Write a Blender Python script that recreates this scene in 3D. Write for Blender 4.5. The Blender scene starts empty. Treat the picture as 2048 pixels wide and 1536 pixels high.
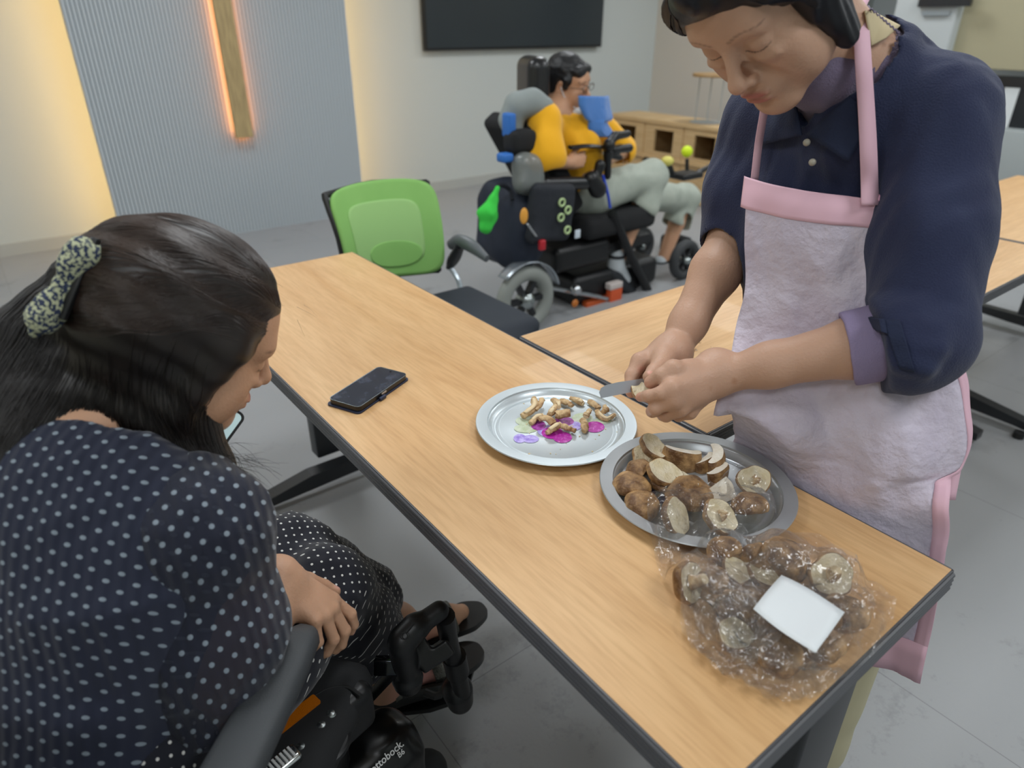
import bpy, bmesh, math, random
import numpy as np
from math import radians, cos, sin, pi, sqrt
from mathutils import Vector, Matrix
SC = bpy.context.scene
COL = SC.collection
# ---------------------------------------------------------------- camera, world, light, exposure
FPX, PITCH, ROLL, YAW, CAMH = 1372.38, radians(27.816), radians(.205), radians(37.71), 1.364
cy_, sy_ = cos(YAW), sin(YAW)
CF = np.array([sy_*cos(PITCH), cy_*cos(PITCH), -sin(PITCH)])
_rt = np.array([cy_, -sy_, 0.]); _up = np.cross(_rt, CF)
CR = _rt*cos(ROLL)+_up*sin(ROLL); CU = -_rt*sin(ROLL)+_up*cos(ROLL)
CC = np.array([0, 0, CAMH])
cam = bpy.data.cameras.new('camera'); camo = bpy.data.objects.new('camera', cam); COL.objects.link(camo)
cam.sensor_width = 36; cam.lens = FPX*36/2048; cam.clip_start = .02
camo.matrix_world = Matrix(((CR[0], CU[0], -CF[0], 0), (CR[1], CU[1], -CF[1], 0), (CR[2], CU[2], -CF[2], CAMH), (0, 0, 0, 1)))
SC.camera = camo
cam.dof.use_dof = True; cam.dof.focus_distance = 1.12; cam.dof.aperture_fstop = 3.4
cam.lens_unit = 'MILLIMETERS'
w = bpy.data.worlds.new('world'); SC.world = w; w.use_nodes = True
w.node_tree.nodes['Background'].inputs[0].default_value = (.62, .68, .75, 1); w.node_tree.nodes['Background'].inputs[1].default_value = .35
SC.view_settings.view_transform = 'Standard'; SC.view_settings.look = 'None'; SC.view_settings.gamma = 1
SC.view_settings.exposure = 0.12
def area(name, loc, sx, sy, power, color=(1, 1, 1), rot=(0, 0, 0), spread=pi):
    l = bpy.data.lights.new(name, 'AREA'); l.shape = 'RECTANGLE'; l.size = sx; l.size_y = sy; l.energy = power; l.color = color; l.spread = spread
    o = bpy.data.objects.new(name, l); COL.objects.link(o); o.location = loc; o.rotation_euler = rot; return o
for x in (-1.2, 1.1, 3.4, 5.4):           # rows of ceiling light panels
    for y in (-.7, 1.35, 3.6):
        area('ceiling_lamp', (x, y, 2.57), .62, .62, 17, (.93, .97, 1.0))
# ---------------------------------------------------------------- unprojection helpers (metres)
def ray(x, y): return CF+CR*(x-1024)/FPX-CU*(y-768)/FPX
def PD(x, y, D): return CC+ray(x, y)*D
def PZ(x, y, z): d = ray(x, y); return CC+d*(z-CAMH)/d[2]
def PX(x, y, X): d = ray(x, y); return CC+d*X/d[0]
def PY(x, y, Y): d = ray(x, y); return CC+d*Y/d[1]
# ---------------------------------------------------------------- materials
def s2l(c):
    if isinstance(c, str): c = [int(c[i:i+2], 16)/255 for i in (0, 2, 4)]
    return tuple(v/12.92 if v <= .04045 else ((v+.055)/1.055)**2.4 for v in c)
def nd(nt, t, **k):
    n = nt.nodes.new(t)
    for a, b in k.items():
        if a.startswith('i_'):
            key = a[2:].replace('_', ' ')
            n.inputs[int(key) if key.isdigit() else key].default_value = b
        else: setattr(n, a, b)
    return n
def mat(name, c='808080', rough=.5, metal=0, spec=.5, alpha=1, coat=0, sss=0, sheen=0, emis=None, emis_s=0, noise=0, nscale=8, c2=None, bump=0, bscale=40, attr=False, coords='Object', stretch=(1, 1, 1), nd_detail=4, thresh=None, trans=0, aniso=0):
    m = bpy.data.materials.new(name); m.use_nodes = True; nt = m.node_tree; b = nt.nodes['Principled BSDF']; L = nt.links.new
    col = (*s2l(c), 1)
    b.inputs['Base Color'].default_value = col; b.inputs['Roughness'].default_value = rough; b.inputs['Metallic'].default_value = metal
    b.inputs['Specular IOR Level'].default_value = spec; b.inputs['Alpha'].default_value = alpha; b.inputs['Coat Weight'].default_value = coat
    b.inputs['Transmission Weight'].default_value = trans
    if aniso: b.inputs['Anisotropic'].default_value = aniso
    if sheen: b.inputs['Sheen Weight'].default_value = sheen
    if sss:
        b.inputs['Subsurface Weight'].default_value = sss; b.inputs['Subsurface Radius'].default_value = (.6, .25, .15); b.inputs['Subsurface Scale'].default_value = .02
    if emis: b.inputs['Emission Color'].default_value = (*s2l(emis), 1); b.inputs['Emission Strength'].default_value = emis_s
    tc = nd(nt, 'ShaderNodeTexCoord'); mp = nd(nt, 'ShaderNodeMapping'); mp.inputs['Scale'].default_value = stretch
    L(tc.outputs[coords], mp.inputs[0]); out = None
    if attr:
        a = nd(nt, 'ShaderNodeAttribute', attribute_name='Col'); out = a.outputs['Color']
    if c2:
        n = nd(nt, 'ShaderNodeTexNoise', i_Scale=nscale, i_Detail=nd_detail, i_Roughness=.6); L(mp.outputs[0], n.inputs[0])
        r = nd(nt, 'ShaderNodeValToRGB'); lo, hi = thresh or (.35, .65); r.color_ramp.elements[0].position = lo; r.color_ramp.elements[1].position = hi
        r.color_ramp.elements[0].color = col; r.color_ramp.elements[1].color = (*s2l(c2), 1); L(n.outputs[0], r.inputs[0])
        if out is None: out = r.outputs[0]
        else:
            mx = nd(nt, 'ShaderNodeMix', data_type='RGBA', blend_type='MULTIPLY'); mx.inputs[0].default_value = 1; L(out, mx.inputs[6]); L(r.outputs[0], mx.inputs[7]); out = mx.outputs[2]
    if out is not None: L(out, b.inputs['Base Color'])
    if bump:
        n = nd(nt, 'ShaderNodeTexNoise', i_Scale=bscale, i_Detail=5); L(mp.outputs[0], n.inputs[0]); bp = nd(nt, 'ShaderNodeBump', i_Strength=bump, i_Distance=.01)
        L(n.outputs[0], bp.inputs['Height']); L(bp.outputs[0], b.inputs['Normal'])
    return m
# ---------------------------------------------------------------- objects
def tag(o, label=None, cat=None, group=None, kind=None):
    if label: o['label'] = label
    if cat: o['category'] = cat
    if group: o['group'] = group
    if kind: o['kind'] = kind
    return o
def empty(name, loc=(0, 0, 0), rz=0, label=None, cat=None, group=None):
    o = bpy.data.objects.new(name, None); COL.objects.link(o); o.location = loc; o.rotation_euler = (0, 0, rz); o.empty_display_size = .05
    return tag(o, label, cat, group)
def mk(name, V, F, m, parent=None, smooth=True, col=None, uv=None, keep=False):
    """V in world metres when the parent sits unrotated: the parent's location is taken off"""
    V = np.asarray(V, float)
    if parent is not None and not keep:
        V = V-np.array(pworld(parent))
    me = bpy.data.meshes.new(name)
    if isinstance(F, np.ndarray):
        me.from_pydata([], [], []); n = len(F); k = F.shape[1]
        me.vertices.add(len(V)); me.vertices.foreach_set('co', V.ravel()); me.loops.add(n*k); me.loops.foreach_set('vertex_index', F.ravel().astype(np.int32))
        me.polygons.add(n); me.polygons.foreach_set('loop_start', np.arange(0, n*k, k, dtype=np.int32)); me.update(calc_edges=True)
    else: me.from_pydata([tuple(v) for v in V], [], F); me.update()
    if smooth: me.polygons.foreach_set('use_smooth', [True]*len(me.polygons))
    if col is not None:
        a = me.color_attributes.new('Col', 'FLOAT_COLOR', 'POINT'); c4 = np.ones((len(V), 4)); c4[:, :3] = col; a.data.foreach_set('color', c4.ravel())
    if uv is not None:
        a = me.attributes.new('puv', 'FLOAT_VECTOR', 'POINT'); u3 = np.zeros((len(V), 3)); u3[:, :uv.shape[1]] = uv; a.data.foreach_set('vector', u3.ravel())
    o = bpy.data.objects.new(name, me); COL.objects.link(o)
    for mm in (m if isinstance(m, (list, tuple)) else [m]): me.materials.append(mm)
    if parent is not None: o.parent = parent
    return o
def pworld(p):
    loc = Vector((0, 0, 0))
    while p is not None: loc = loc+p.location; p = p.parent
    return loc
def norm(v): v = np.asarray(v, float); return v/(np.linalg.norm(v)+1e-12)
def frame(y, z=(0, 0, 1)):
    """columns x, y, z with y along the given direction"""
    y = norm(y); x = np.cross(y, z)
    if np.linalg.norm(x) < 1e-5: x = np.cross(y, (1, 0, 0))
    x = norm(x); return np.stack([x, y, np.cross(x, y)], 1)
def rotz(a): return np.array([[cos(a), -sin(a), 0], [sin(a), cos(a), 0], [0, 0, 1.]])
def catmull(P, n):
    P = np.asarray(P, float); Q = np.vstack([2*P[0]-P[1], P, 2*P[-1]-P[-2]]); out = []
    for i in range(1, len(Q)-2):
        t = np.linspace(0, 1, n, endpoint=False)[:, None]
        a, b, c, d = Q[i-1], Q[i], Q[i+1], Q[i+2]
        out.append(.5*((2*b)+(-a+c)*t+(2*a-5*b+4*c-d)*t**2+(-a+3*b-3*c+d)*t**3))
    out.append(Q[-2][None]); return np.vstack(out)
class MB:
    """collects shapes; build() links them as one mesh object"""
    def __init__(s): s.V = []; s.F = []; s.M = []; s.n = 0
    def add(s, V, F, mi=0):
        V = np.asarray(V, float); s.V.append(V); s.F += [tuple(i+s.n for i in f) for f in F]; s.M += [mi]*len(F); s.n += len(V); return s
    def box(s, c, h, R=None, bev=0, mi=0):
        c = np.asarray(c, float); h = np.asarray(h, float)
        if bev <= 0:
            V = np.array([[x, y, z] for x in (-1, 1) for y in (-1, 1) for z in (-1, 1)])*h
            F = [(0, 1, 3, 2), (4, 6, 7, 5), (0, 4, 5, 1), (2, 3, 7, 6), (0, 2, 6, 4), (1, 5, 7, 3)]
        else:
            bm = bmesh.new(); bmesh.ops.create_cube(bm, size=2)
            for v in bm.verts: v.co = Vector(h*np.array(v.co))
            bmesh.ops.bevel(bm, geom=bm.edges[:], offset=min(bev, min(h)*.99), segments=3, profile=.5, affect='EDGES')
            bm.verts.index_update(); V = np.array([v.co[:] for v in bm.verts]); F = [tuple(v.index for v in f.verts) for f in bm.faces]; bm.free()
        if R is not None: V = V@np.asarray(R).T
        return s.add(V+c, F, mi)
    def tube(s, P, r, n=10, smooth=0, cap=True, mi=0, flat=None, up=(0, 0, 1)):
        P = np.asarray(P, float); r = np.full(len(P), r) if np.isscalar(r) else np.asarray(r, float)
        if smooth:
            Q = catmull(np.hstack([P, r[:, None]]), smooth); P = Q[:, :3]; r = Q[:, 3]
        T = np.gradient(P, axis=0); T /= np.linalg.norm(T, axis=1)[:, None]+1e-12
        a = np.arange(n)*2*pi/n; V = []; u = None
        for i in range(len(P)):
            if u is None:
                u = np.cross(T[i], up); u = norm(u) if np.linalg.norm(u) > 1e-3 else norm(np.cross(T[i], (1, 0.1, 0)))
            u = norm(u-T[i]*(u@T[i])); v = np.cross(T[i], u); fl = 1 if flat is None else flat
            V.append(P[i]+r[i]*(np.cos(a)[:, None]*u+np.sin(a)[:, None]*v*fl))
        V = np.vstack(V); F = []
        for i in range(len(P)-1):
            for j in range(n): k = (j+1) % n; F.append((i*n+j, i*n+k, i*n+n+k, i*n+n+j))
        if cap: F += [tuple(range(n))[::-1], tuple(range((len(P)-1)*n, len(P)*n))]
        return s.add(V, F, mi)
    def lathe(s, prof, c, n=32, R=None, mi=0, closed=False):
        prof = np.asarray(prof, float); a = np.arange(n)*2*pi/n; k = len(prof)
        V = np.array([[r*np.cos(t), r*np.sin(t), z] for (r, z) in prof for t in a])
        if R is not None: V = V@np.asarray(R).T
        F = []
        for i in range(k if closed else k-1):
            i2 = (i+1) % k
            for j in range(n): q = (j+1) % n; F.append((i*n+j, i*n+q, i2*n+q, i2*n+j))
        return s.add(V+np.asarray(c, float), F, mi)
    def ell(s, c, r, R=None, n=20, mi=0):
        prof = [(max(1e-5, cos(t)), sin(t)) for t in np.linspace(-pi/2, pi/2, n//2+1)]
        a = np.arange(n)*2*pi/n; V = np.array([[q*np.cos(t), q*np.sin(t), z] for (q, z) in prof for t in a])*np.asarray(r if not np.isscalar(r) else [r]*3)
        if R is not None: V = V@np.asarray(R).T
        F = []
        for i in range(len(prof)-1):
            for j in range(n): q = (j+1) % n; F.append((i*n+j, i*n+q, i*n+n+q, i*n+n+j))
        return s.add(V+np.asarray(c, float), F, mi)
    def prism(s, poly, th, c=(0, 0, 0), R=None, mi=0):
        """polygon in local xy, extruded from z=0 to z=th"""
        n = len(poly); V = np.array([[x, y, z] for z in (0, th) for (x, y) in poly], float)
        if R is not None: V = V@np.asarray(R).T
        F = [tuple(range(n))[::-1], tuple(range(n, 2*n))]+[(i, (i+1) % n, n+(i+1) % n, n+i) for i in range(n)]
        return s.add(V+np.asarray(c, float), F, mi)
    def grid(s, G, mi=0, close_v=False, close_u=False):
        G = np.asarray(G, float); a, b = G.shape[:2]; F = []
        for i in range(a if close_u else a-1):
            for j in range(b if close_v else b-1):
                i2 = (i+1) % a; j2 = (j+1) % b; F.append((i*b+j, i*b+j2, i2*b+j2, i2*b+j))
        return s.add(G.reshape(-1, 3), F, mi)
    def build(s, name, m, parent=None, smooth=True, autos=35, solid=0):
        o = mk(name, np.vstack(s.V), s.F, m, parent, smooth)
        if isinstance(m, (list, tuple)): o.data.polygons.foreach_set('material_index', s.M)
        if smooth and autos:
            try: o.data.set_sharp_from_angle(angle=radians(autos))
            except Exception: pass
        if solid: md = o.modifiers.new('s', 'SOLIDIFY'); md.thickness = solid; md.offset = 0
        return o
def text(name, s, size, m, loc, R, parent=None, ext=.0004):
    cu = bpy.data.curves.new(name, 'FONT'); cu.body = s; cu.size = size; cu.extrude = ext; cu.offset = size*.012; cu.resolution_u = 3
    t = bpy.data.objects.new(name+'_t', cu); COL.objects.link(t); bpy.context.view_layer.update()
    me = bpy.data.meshes.new_from_object(t.evaluated_get(bpy.context.evaluated_depsgraph_get())); V = np.array([v.co[:] for v in me.vertices]); F = [tuple(f.vertices) for f in me.polygons]
    bpy.data.objects.remove(t); bpy.data.curves.remove(cu); bpy.data.meshes.remove(me)
    return mk(name, V@np.asarray(R).T+np.asarray(loc), F, m, parent, smooth=False)
# ---------------------------------------------------------------- smooth numpy noise and the SDF mesher
_rs = np.random.RandomState(5)
_ND = _rs.normal(size=(24, 3)); _ND /= np.linalg.norm(_ND, axis=1)[:, None]; _NP = _rs.rand(24)*6.28
def noise(P, sc, seed=0, n=8):
    """sum of warped sines, roughly -1..1"""
    P = P*sc; o = 0
    for i in range(n):
        j = (i+seed*5) % 24; k = (i*7+seed*3+2) % 24
        o = o+np.sin(P@_ND[j]*(1+.35*i)+_NP[k]+1.3*np.sin(P@_ND[k]*(.7+.2*i)+_NP[j]))
    return o/n*1.6
class SDF:
    def __init__(s): s.p = []; s.post = None; s.postb = 0
    def cone(s, a, b, ra, rb=None, k=.01, op='u', flat=None, fr=1.):
        s.p.append(('c', np.asarray(a, float), np.asarray(b, float), ra, ra if rb is None else rb, k, op, None if flat is None else norm(flat), fr)); return s
    def chain(s, P, R, k=.01, op='u', **kw):
        for i in range(len(P)-1): s.cone(P[i], P[i+1], R[i], R[i+1], k, op, **kw)
        return s
    def ell(s, c, r, M=None, k=.01, op='u'):
        s.p.append(('e', np.asarray(c, float), np.asarray([r]*3 if np.isscalar(r) else r, float), np.eye(3) if M is None else np.asarray(M), 0, k, op)); return s
    def box(s, c, h, M=None, rd=.005, k=.01, op='u'):
        s.p.append(('b', np.asarray(c, float), np.asarray(h, float), np.eye(3) if M is None else np.asarray(M), rd, k, op)); return s
    def plane(s, c, n, k=.003, op='i'):
        s.p.append(('p', np.asarray(c, float), norm(n), None, None, k, op)); return s
    @staticmethod
    def d1(q, P):
        if q[0] == 'c':
            a, b, ra, rb = q[1:5]; ab = b-a; pa = P-a; t = np.clip(pa@ab/(ab@ab+1e-12), 0, 1); v = pa-t[:, None]*ab
            if q[7] is not None:
                f = q[7]; c = v@f; v = v+np.outer(c*(1/q[8]-1), f); sc = min(1, q[8]); return (np.linalg.norm(v, axis=1)-(ra+(rb-ra)*t))*sc
            return np.linalg.norm(v, axis=1)-(ra+(rb-ra)*t)
        if q[0] == 'e':
            l = (P-q[1])@q[3]; k0 = np.linalg.norm(l/q[2], axis=1); k1 = np.linalg.norm(l/q[2]**2, axis=1)+1e-9; return np.where(k0 < 1e-3, -q[2].min(), k0*(k0-1)/k1)
        if q[0] == 'b':
            l = np.abs((P-q[1])@q[3])-(q[2]-q[4]); return np.linalg.norm(np.maximum(l, 0), axis=1)+np.minimum(l.max(1), 0)-q[4]
        if q[0] == 'p': return (P-q[1])@q[2]
    def ev(s, P, idx=None):
        D = None
        for i in (range(len(s.p)) if idx is None else idx):
            q = s.p[i]; d = s.d1(q, P); k = max(q[5], 1e-5); op = q[6]
            if D is None: D = d; continue
            if op == 'u': h = np.maximum(k-np.abs(D-d), 0)/k; D = np.minimum(D, d)-h*h*k*.25
            elif op == 's': d = -d; h = np.maximum(k-np.abs(D-d), 0)/k; D = np.maximum(D, d)+h*h*k*.25
            else: h = np.maximum(k-np.abs(D-d), 0)/k; D = np.maximum(D, d)+h*h*k*.25
        if D is None: D = np.full(len(P), 1.)
        if s.post: D = s.post(P, D)
        return D
    def mesh(s, h, B=8):
        """surface nets on sparse blocks"""
        lo = []; hi = []
        for q in s.p:
            if q[6] != 'u': continue
            if q[0] == 'c': r = max(q[3], q[4])*max(1, q[8]); lo += [np.minimum(q[1], q[2])-r]; hi += [np.maximum(q[1], q[2])+r]
            elif q[0] == 'e': r = q[2].max(); lo += [q[1]-r]; hi += [q[1]+r]
            elif q[0] == 'b': r = np.linalg.norm(q[2]); lo += [q[1]-r]; hi += [q[1]+r]
        lo = np.min(lo, 0)-.03; hi = np.max(hi, 0)+.03; bs = B*h; nb = np.ceil((hi-lo)/bs).astype(int)
        I = np.stack(np.meshgrid(*[np.arange(n) for n in nb], indexing='ij'), -1).reshape(-1, 3); Cn = lo+(I+.5)*bs
        br = bs*.87; D = s.ev(Cn); act = np.where(np.abs(D) < br*1.6+.004+s.postb)[0]; Pd = np.stack([s.d1(q, Cn[act]) for q in s.p], 1)
        N = nb*B+2; g = np.arange(B+1); O = np.stack(np.meshgrid(g, g, g, indexing='ij'), -1).reshape(-1, 3)
        ids = []; vs = []; quads = []
        cid = lambda c: (c[..., 0]*N[1]+c[..., 1])*N[2]+c[..., 2]
        cor = np.array([[x, y, z] for x in (0, 1) for y in (0, 1) for z in (0, 1)]); edg = [(a, b) for a in range(8) for b in range(a+1, 8) if np.abs(cor[a]-cor[b]).sum() == 1]
        for bi, a in enumerate(act):
            base = I[a]*B; P = lo+(base+O)*h; lim = br*1.6+s.postb
            idx = [i for i, q in enumerate(s.p) if (q[6] == 'u' and Pd[bi, i] < lim+2*q[5]+.01) or (q[6] != 'u' and (q[6] == 'i' or Pd[bi, i] < lim+2*q[5]+.01))]
            if not idx: continue
            d = s.ev(P, idx).reshape(B+1, B+1, B+1); sg = d < 0
            if sg.all() or not sg.any(): continue
            c8 = np.stack([d[x:x+B, y:y+B, z:z+B] for x, y, z in cor], -1).reshape(-1, 8); s8 = c8 < 0
            k = np.where(s8.any(1) & ~s8.all(1))[0]
            if len(k) == 0: continue
            cc = np.stack(np.unravel_index(k, (B, B, B)), 1)+base; c8 = c8[k]; s8 = s8[k]
            acc = np.zeros((len(k), 3)); cnt = np.zeros(len(k))
            for p, q in edg:
                m = s8[:, p] != s8[:, q]; t = c8[:, p]/(c8[:, p]-c8[:, q]+1e-12); pt = cor[p]+t[:, None]*(cor[q]-cor[p]); acc += np.where(m[:, None], pt, 0); cnt += m
            ids.append(cid(cc)); vs.append(lo+(cc+acc/cnt[:, None])*h)
            for ax, (u, v) in enumerate(((1, 2), (2, 0), (0, 1))):
                q = np.zeros(3, int); q[ax] = 1; far = cor.tolist().index(q.tolist()); m = s8[:, 0] != s8[:, far]
                if not m.any(): continue
                c = cc[m]; eu = np.zeros(3, int); eu[u] = 1; ev_ = np.zeros(3, int); ev_[v] = 1
                Q = np.stack([cid(c), cid(c-eu), cid(c-eu-ev_), cid(c-ev_)], 1); fl = ~s8[m, 0]; Q[fl] = Q[fl][:, ::-1]; quads.append(Q)
        ids = np.concatenate(ids); vs = np.vstack(vs); Q = np.vstack(quads); o = np.argsort(ids); ids = ids[o]; vs = vs[o]
        f = np.searchsorted(ids, Q); f = np.minimum(f, len(ids)-1); ok = (ids[f] == Q).all(1); return vs, f[ok][:, ::-1].copy()
def relax(V, F, it=1, lam=.5):
    for _ in range(it):
        A = np.zeros_like(V); c = np.zeros(len(V))
        for i in range(4):
            a = F[:, i]; b = F[:, (i+1) % 4]; np.add.at(A, a, V[b]); np.add.at(A, b, V[a]); np.add.at(c, a, 1); np.add.at(c, b, 1)
        V = V*(1-lam)+lam*A/np.maximum(c, 1)[:, None]
    return V
def paint(P, base, spots):
    """colour that belongs to the thing: spots are (centre, radius or radii, M, colour, softness)"""
    C = np.tile(np.array(s2l(base)), (len(P), 1))
    for c, r, M, col, sf in spots:
        l = (P-c)@(np.eye(3) if M is None else M); d = np.linalg.norm(l/np.asarray([r]*3 if np.isscalar(r) else r), axis=1); wgt = np.clip((1-d)/sf, 0, 1)[:, None]; C = C*(1-wgt)+wgt*np.array(s2l(col))
    return C
# ---------------------------------------------------------------- the room
def floor_mat():
    m = mat('floor_vinyl', 'a0a2a3', .42); nt = m.node_tree; b = nt.nodes['Principled BSDF']; L = nt.links.new
    tc = nd(nt, 'ShaderNodeTexCoord'); n1 = nd(nt, 'ShaderNodeTexNoise', i_Scale=1.7, i_Detail=6, i_Roughness=.62); n2 = nd(nt, 'ShaderNodeTexNoise', i_Scale=9, i_Detail=8, i_Roughness=.72)
    n3 = nd(nt, 'ShaderNodeTexNoise', i_Scale=90, i_Detail=3)
    for n in (n1, n2, n3): L(tc.outputs['Object'], n.inputs[0])
    a = nd(nt, 'ShaderNodeMath', operation='ADD'); L(n1.outputs[0], a.inputs[0]); L(n2.outputs[0], a.inputs[1])
    a2 = nd(nt, 'ShaderNodeMath', operation='MULTIPLY_ADD', i_1=.22); L(n3.outputs[0], a2.inputs[0]); L(a.outputs[0], a2.inputs[2])
    r = nd(nt, 'ShaderNodeValToRGB'); e = r.color_ramp.elements; e[0].position = .70; e[1].position = 1.42; e[0].color = (*s2l('77797b'), 1); e[1].color = (*s2l('9c9ea0'), 1)
    L(a2.outputs[0], r.inputs[0])
    br = nd(nt, 'ShaderNodeTexBrick', offset=.5, i_Scale=1, ); br.inputs['Mortar Size'].default_value = .0012; br.inputs['Brick Width'].default_value = .92; br.inputs['Row Height'].default_value = .92
    br.inputs['Color1'].default_value = (1, 1, 1, 1); br.inputs['Color2'].default_value = (.95, .95, .96, 1); br.inputs['Mortar'].default_value = (.6, .6, .6, 1); L(tc.outputs['Object'], br.inputs[0])
    mx = nd(nt, 'ShaderNodeMix', data_type='RGBA', blend_type='MULTIPLY'); mx.inputs[0].default_value = 1; L(r.outputs[0], mx.inputs[6]); L(br.outputs[0], mx.inputs[7]); L(mx.outputs[2], b.inputs['Base Color'])
    bp = nd(nt, 'ShaderNodeBump', i_Strength=.12, i_Distance=.003); L(n3.outputs[0], bp.inputs['Height']); L(bp.outputs[0], b.inputs['Normal'])
    return m
YW, YP = 5.46, 5.10
XL, XR, YB, ZC = -2.6, 6.1, -2.2, 2.6
def slab(name, lo, hi, m, **k):
    lo = np.array(lo, float); hi = np.array(hi, float); o = MB().box((lo+hi)/2, (hi-lo)/2).build(name, m, smooth=False); return tag(o, kind='structure')
FARX = 8.2
slab('floor', (XL-.1, YB-.1, -.08), (FARX+.1, YW+.1, 0), floor_mat())
M_ceil = mat('ceiling_paint', 'e6e6e4', .9)
slab('ceiling', (XL-.1, YB-.1, 2.6), (FARX+.1, YW+.1, 2.68), M_ceil)
M_wall = mat('wall_paint', 'c6cbc8', .85); M_cream = mat('wall_paint_cream', 'd2cdb8', .85)
slab('wall_back', (XL-.1, YW, 0), (XR, YW+.1, 2.6), M_wall)
slab('wall_left', (XL-.1, YB, 0), (XL, YW, 2.6), M_cream)
slab('wall_front', (XL-.1, YB-.1, 0), (FARX+.1, YB, 2.6), M_wall)
slab('wall_return', (XR, 4.4, 0), (XR+.1, YW+.1, 2.6), mat('wall_paint_warm', 'cfc9bf', .85))
slab('wall_kitchen_side', (XR, 4.3, 0), (FARX, 4.4, 2.6), M_wall)
slab('wall_right', (FARX, YB, 0), (FARX+.1, YW+.1, 2.6), mat('wall_paint_grey', 'c9cfd0', .85))
tag(MB().box(((XR+XL)/2, YW-.006, .04), ((XR-XL)/2, .006, .04)).build('baseboard_back', mat('baseboard', 'b4b6b2', .6), smooth=False), kind='structure')
# blue-grey ribbed feature panel standing off the wall, with warm light strips in the gaps on both sides
M_panel = mat('panel_blue_grey', 'b9c1c6', .7)
XP0, XP1 = PY(125, 0, YP)[0], PY(692, 0, YP)[0]
XP0 = (XP0+PY(232, 445, YP)[0])/2; XP1 = (XP1+PY(722, 355, YP)[0])/2
pb = MB(); nr = 74; wv = (XP1-XP0)/nr; pb.box(((XP0+XP1)/2, YP+.03, 1.3), ((XP1-XP0)/2, .018, 1.3)); pb.box(((XP0+XP1)/2, (YP+.048+YW)/2, 1.3), ((XP1-XP0)/2-.16, (YW-YP-.048)/2, 1.3))
for i in range(nr):
    x = XP0+(i+.5)*wv; pb.prism([(-wv*.5, 0), (-wv*.34, -.012), (wv*.34, -.012), (wv*.5, 0)], 2.6, (x, YP+.012, 0))
tag(pb.build('wall_panel', M_panel, smooth=False), kind='structure')
M_led = mat('warm_led_strip', 'ffffff', .5, emis='ffcb7a', emis_s=17)
for nm, x in (('trim_1', XP0+.05), ('trim_2', XP1-.05)):
    tag(MB().box((x, YP+.058, 1.3), (.012, .008, 1.29)).build(nm, M_led, smooth=False), kind='structure')
# wooden wall lamp, glowing amber from behind
bx0, bx1 = (PY(446, 0, YP-.05)[0]+PY(485, 275, YP-.05)[0])/2, 0
zb = PY(485, 275, YP-.05)[2]
wl = empty('wall_lamp', (bx0, YP, zb), label='long vertical wooden wall lamp glowing amber behind on the blue-grey ribbed panel', cat='lamp')
MB().box((bx0, YP-.055, zb+.8), (.058, .018, .8), bev=.004).build('wooden_bar', mat('lamp_wood', 'a08a62', .6, c2='c0a878', nscale=6, stretch=(14, 14, 1)), wl, smooth=False)
MB().box((bx0, YP-.02, zb+.8), (.04, .016, .775)).build('light_strip', mat('amber_glow', 'ffffff', .5, emis='ff9a45', emis_s=9), wl, smooth=False)
# television
tv = empty('television', ((3.23+5.2)/2, YW-.03, 1.2), label='large black flat television mounted on the pale back wall', cat='television')
tx0, tx1 = PY(848, 60, YW-.05)[0], PY(1203, 60, YW-.05)[0]; tz = PY(1020, 98, YW-.05)[2]
MB().box(((tx0+tx1)/2, YW-.04, tz+.57), ((tx1-tx0)/2, .025, .57), bev=.006).build('casing', mat('tv_plastic', '15171a', .45), tv)
MB().box(((tx0+tx1)/2, YW-.067, tz+.575), ((tx1-tx0)/2-.012, .003, .555)).build('screen', mat('tv_screen', '2c3338', .3, c2='30383c', nscale=1), tv, smooth=False)
# ---------------------------------------------------------------- tables
def wood_mat(flip=False):
    m = mat('beech_laminate', 'd3a873', .46, spec=.5, coat=.04); nt = m.node_tree; b = nt.nodes['Principled BSDF']; L = nt.links.new
    tc = nd(nt, 'ShaderNodeTexCoord'); mp = nd(nt, 'ShaderNodeMapping'); mp.inputs['Scale'].default_value = (.8, 7, 7) if flip else (7, .8, 7); L(tc.outputs['Object'], mp.inputs[0])
    n1 = nd(nt, 'ShaderNodeTexNoise', i_Scale=1.3, i_Detail=5, i_Distortion=1.2); L(mp.outputs[0], n1.inputs[0])
    mp2 = nd(nt, 'ShaderNodeMapping'); mp2.inputs['Scale'].default_value = (7, 90, 90) if flip else (90, 7, 90); L(tc.outputs['Object'], mp2.inputs[0])
    n2 = nd(nt, 'ShaderNodeTexNoise', i_Scale=2, i_Detail=3); L(mp2.outputs[0], n2.inputs[0])
    r = nd(nt, 'ShaderNodeValToRGB'); e = r.color_ramp.elements; e[0].position = .3; e[1].position = .7; e[0].color = (*s2l('c99c68'), 1); e[1].color = (*s2l('dcb482'), 1); L(n1.outputs[0], r.inputs[0])
    r2 = nd(nt, 'ShaderNodeValToRGB'); e = r2.color_ramp.elements; e[0].position = .3; e[1].position = .6; e[0].color = (.84, .80, .75, 1); e[1].color = (1, 1, 1, 1); L(n2.outputs[0], r2.inputs[0])
    mx = nd(nt, 'ShaderNodeMix', data_type='RGBA', blend_type='MULTIPLY'); mx.inputs[0].default_value = .8; L(r.outputs[0], mx.inputs[6]); L(r2.outputs[0], mx.inputs[7]); L(mx.outputs[2], b.inputs['Base Color'])
    return m
M_wood = wood_mat(); M_woodx = wood_mat(True); M_edge = mat('edge_band_grey', '4b4c50', .42, spec=.6); M_leg = mat('table_leg_black', '24272b', .4); M_chrome = mat('chrome', 'c8ccd0', .18, metal=1); M_rubber = mat('black_rubber', '151617', .6); M_blackp = mat('black_plastic', '17181a', .38)
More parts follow.
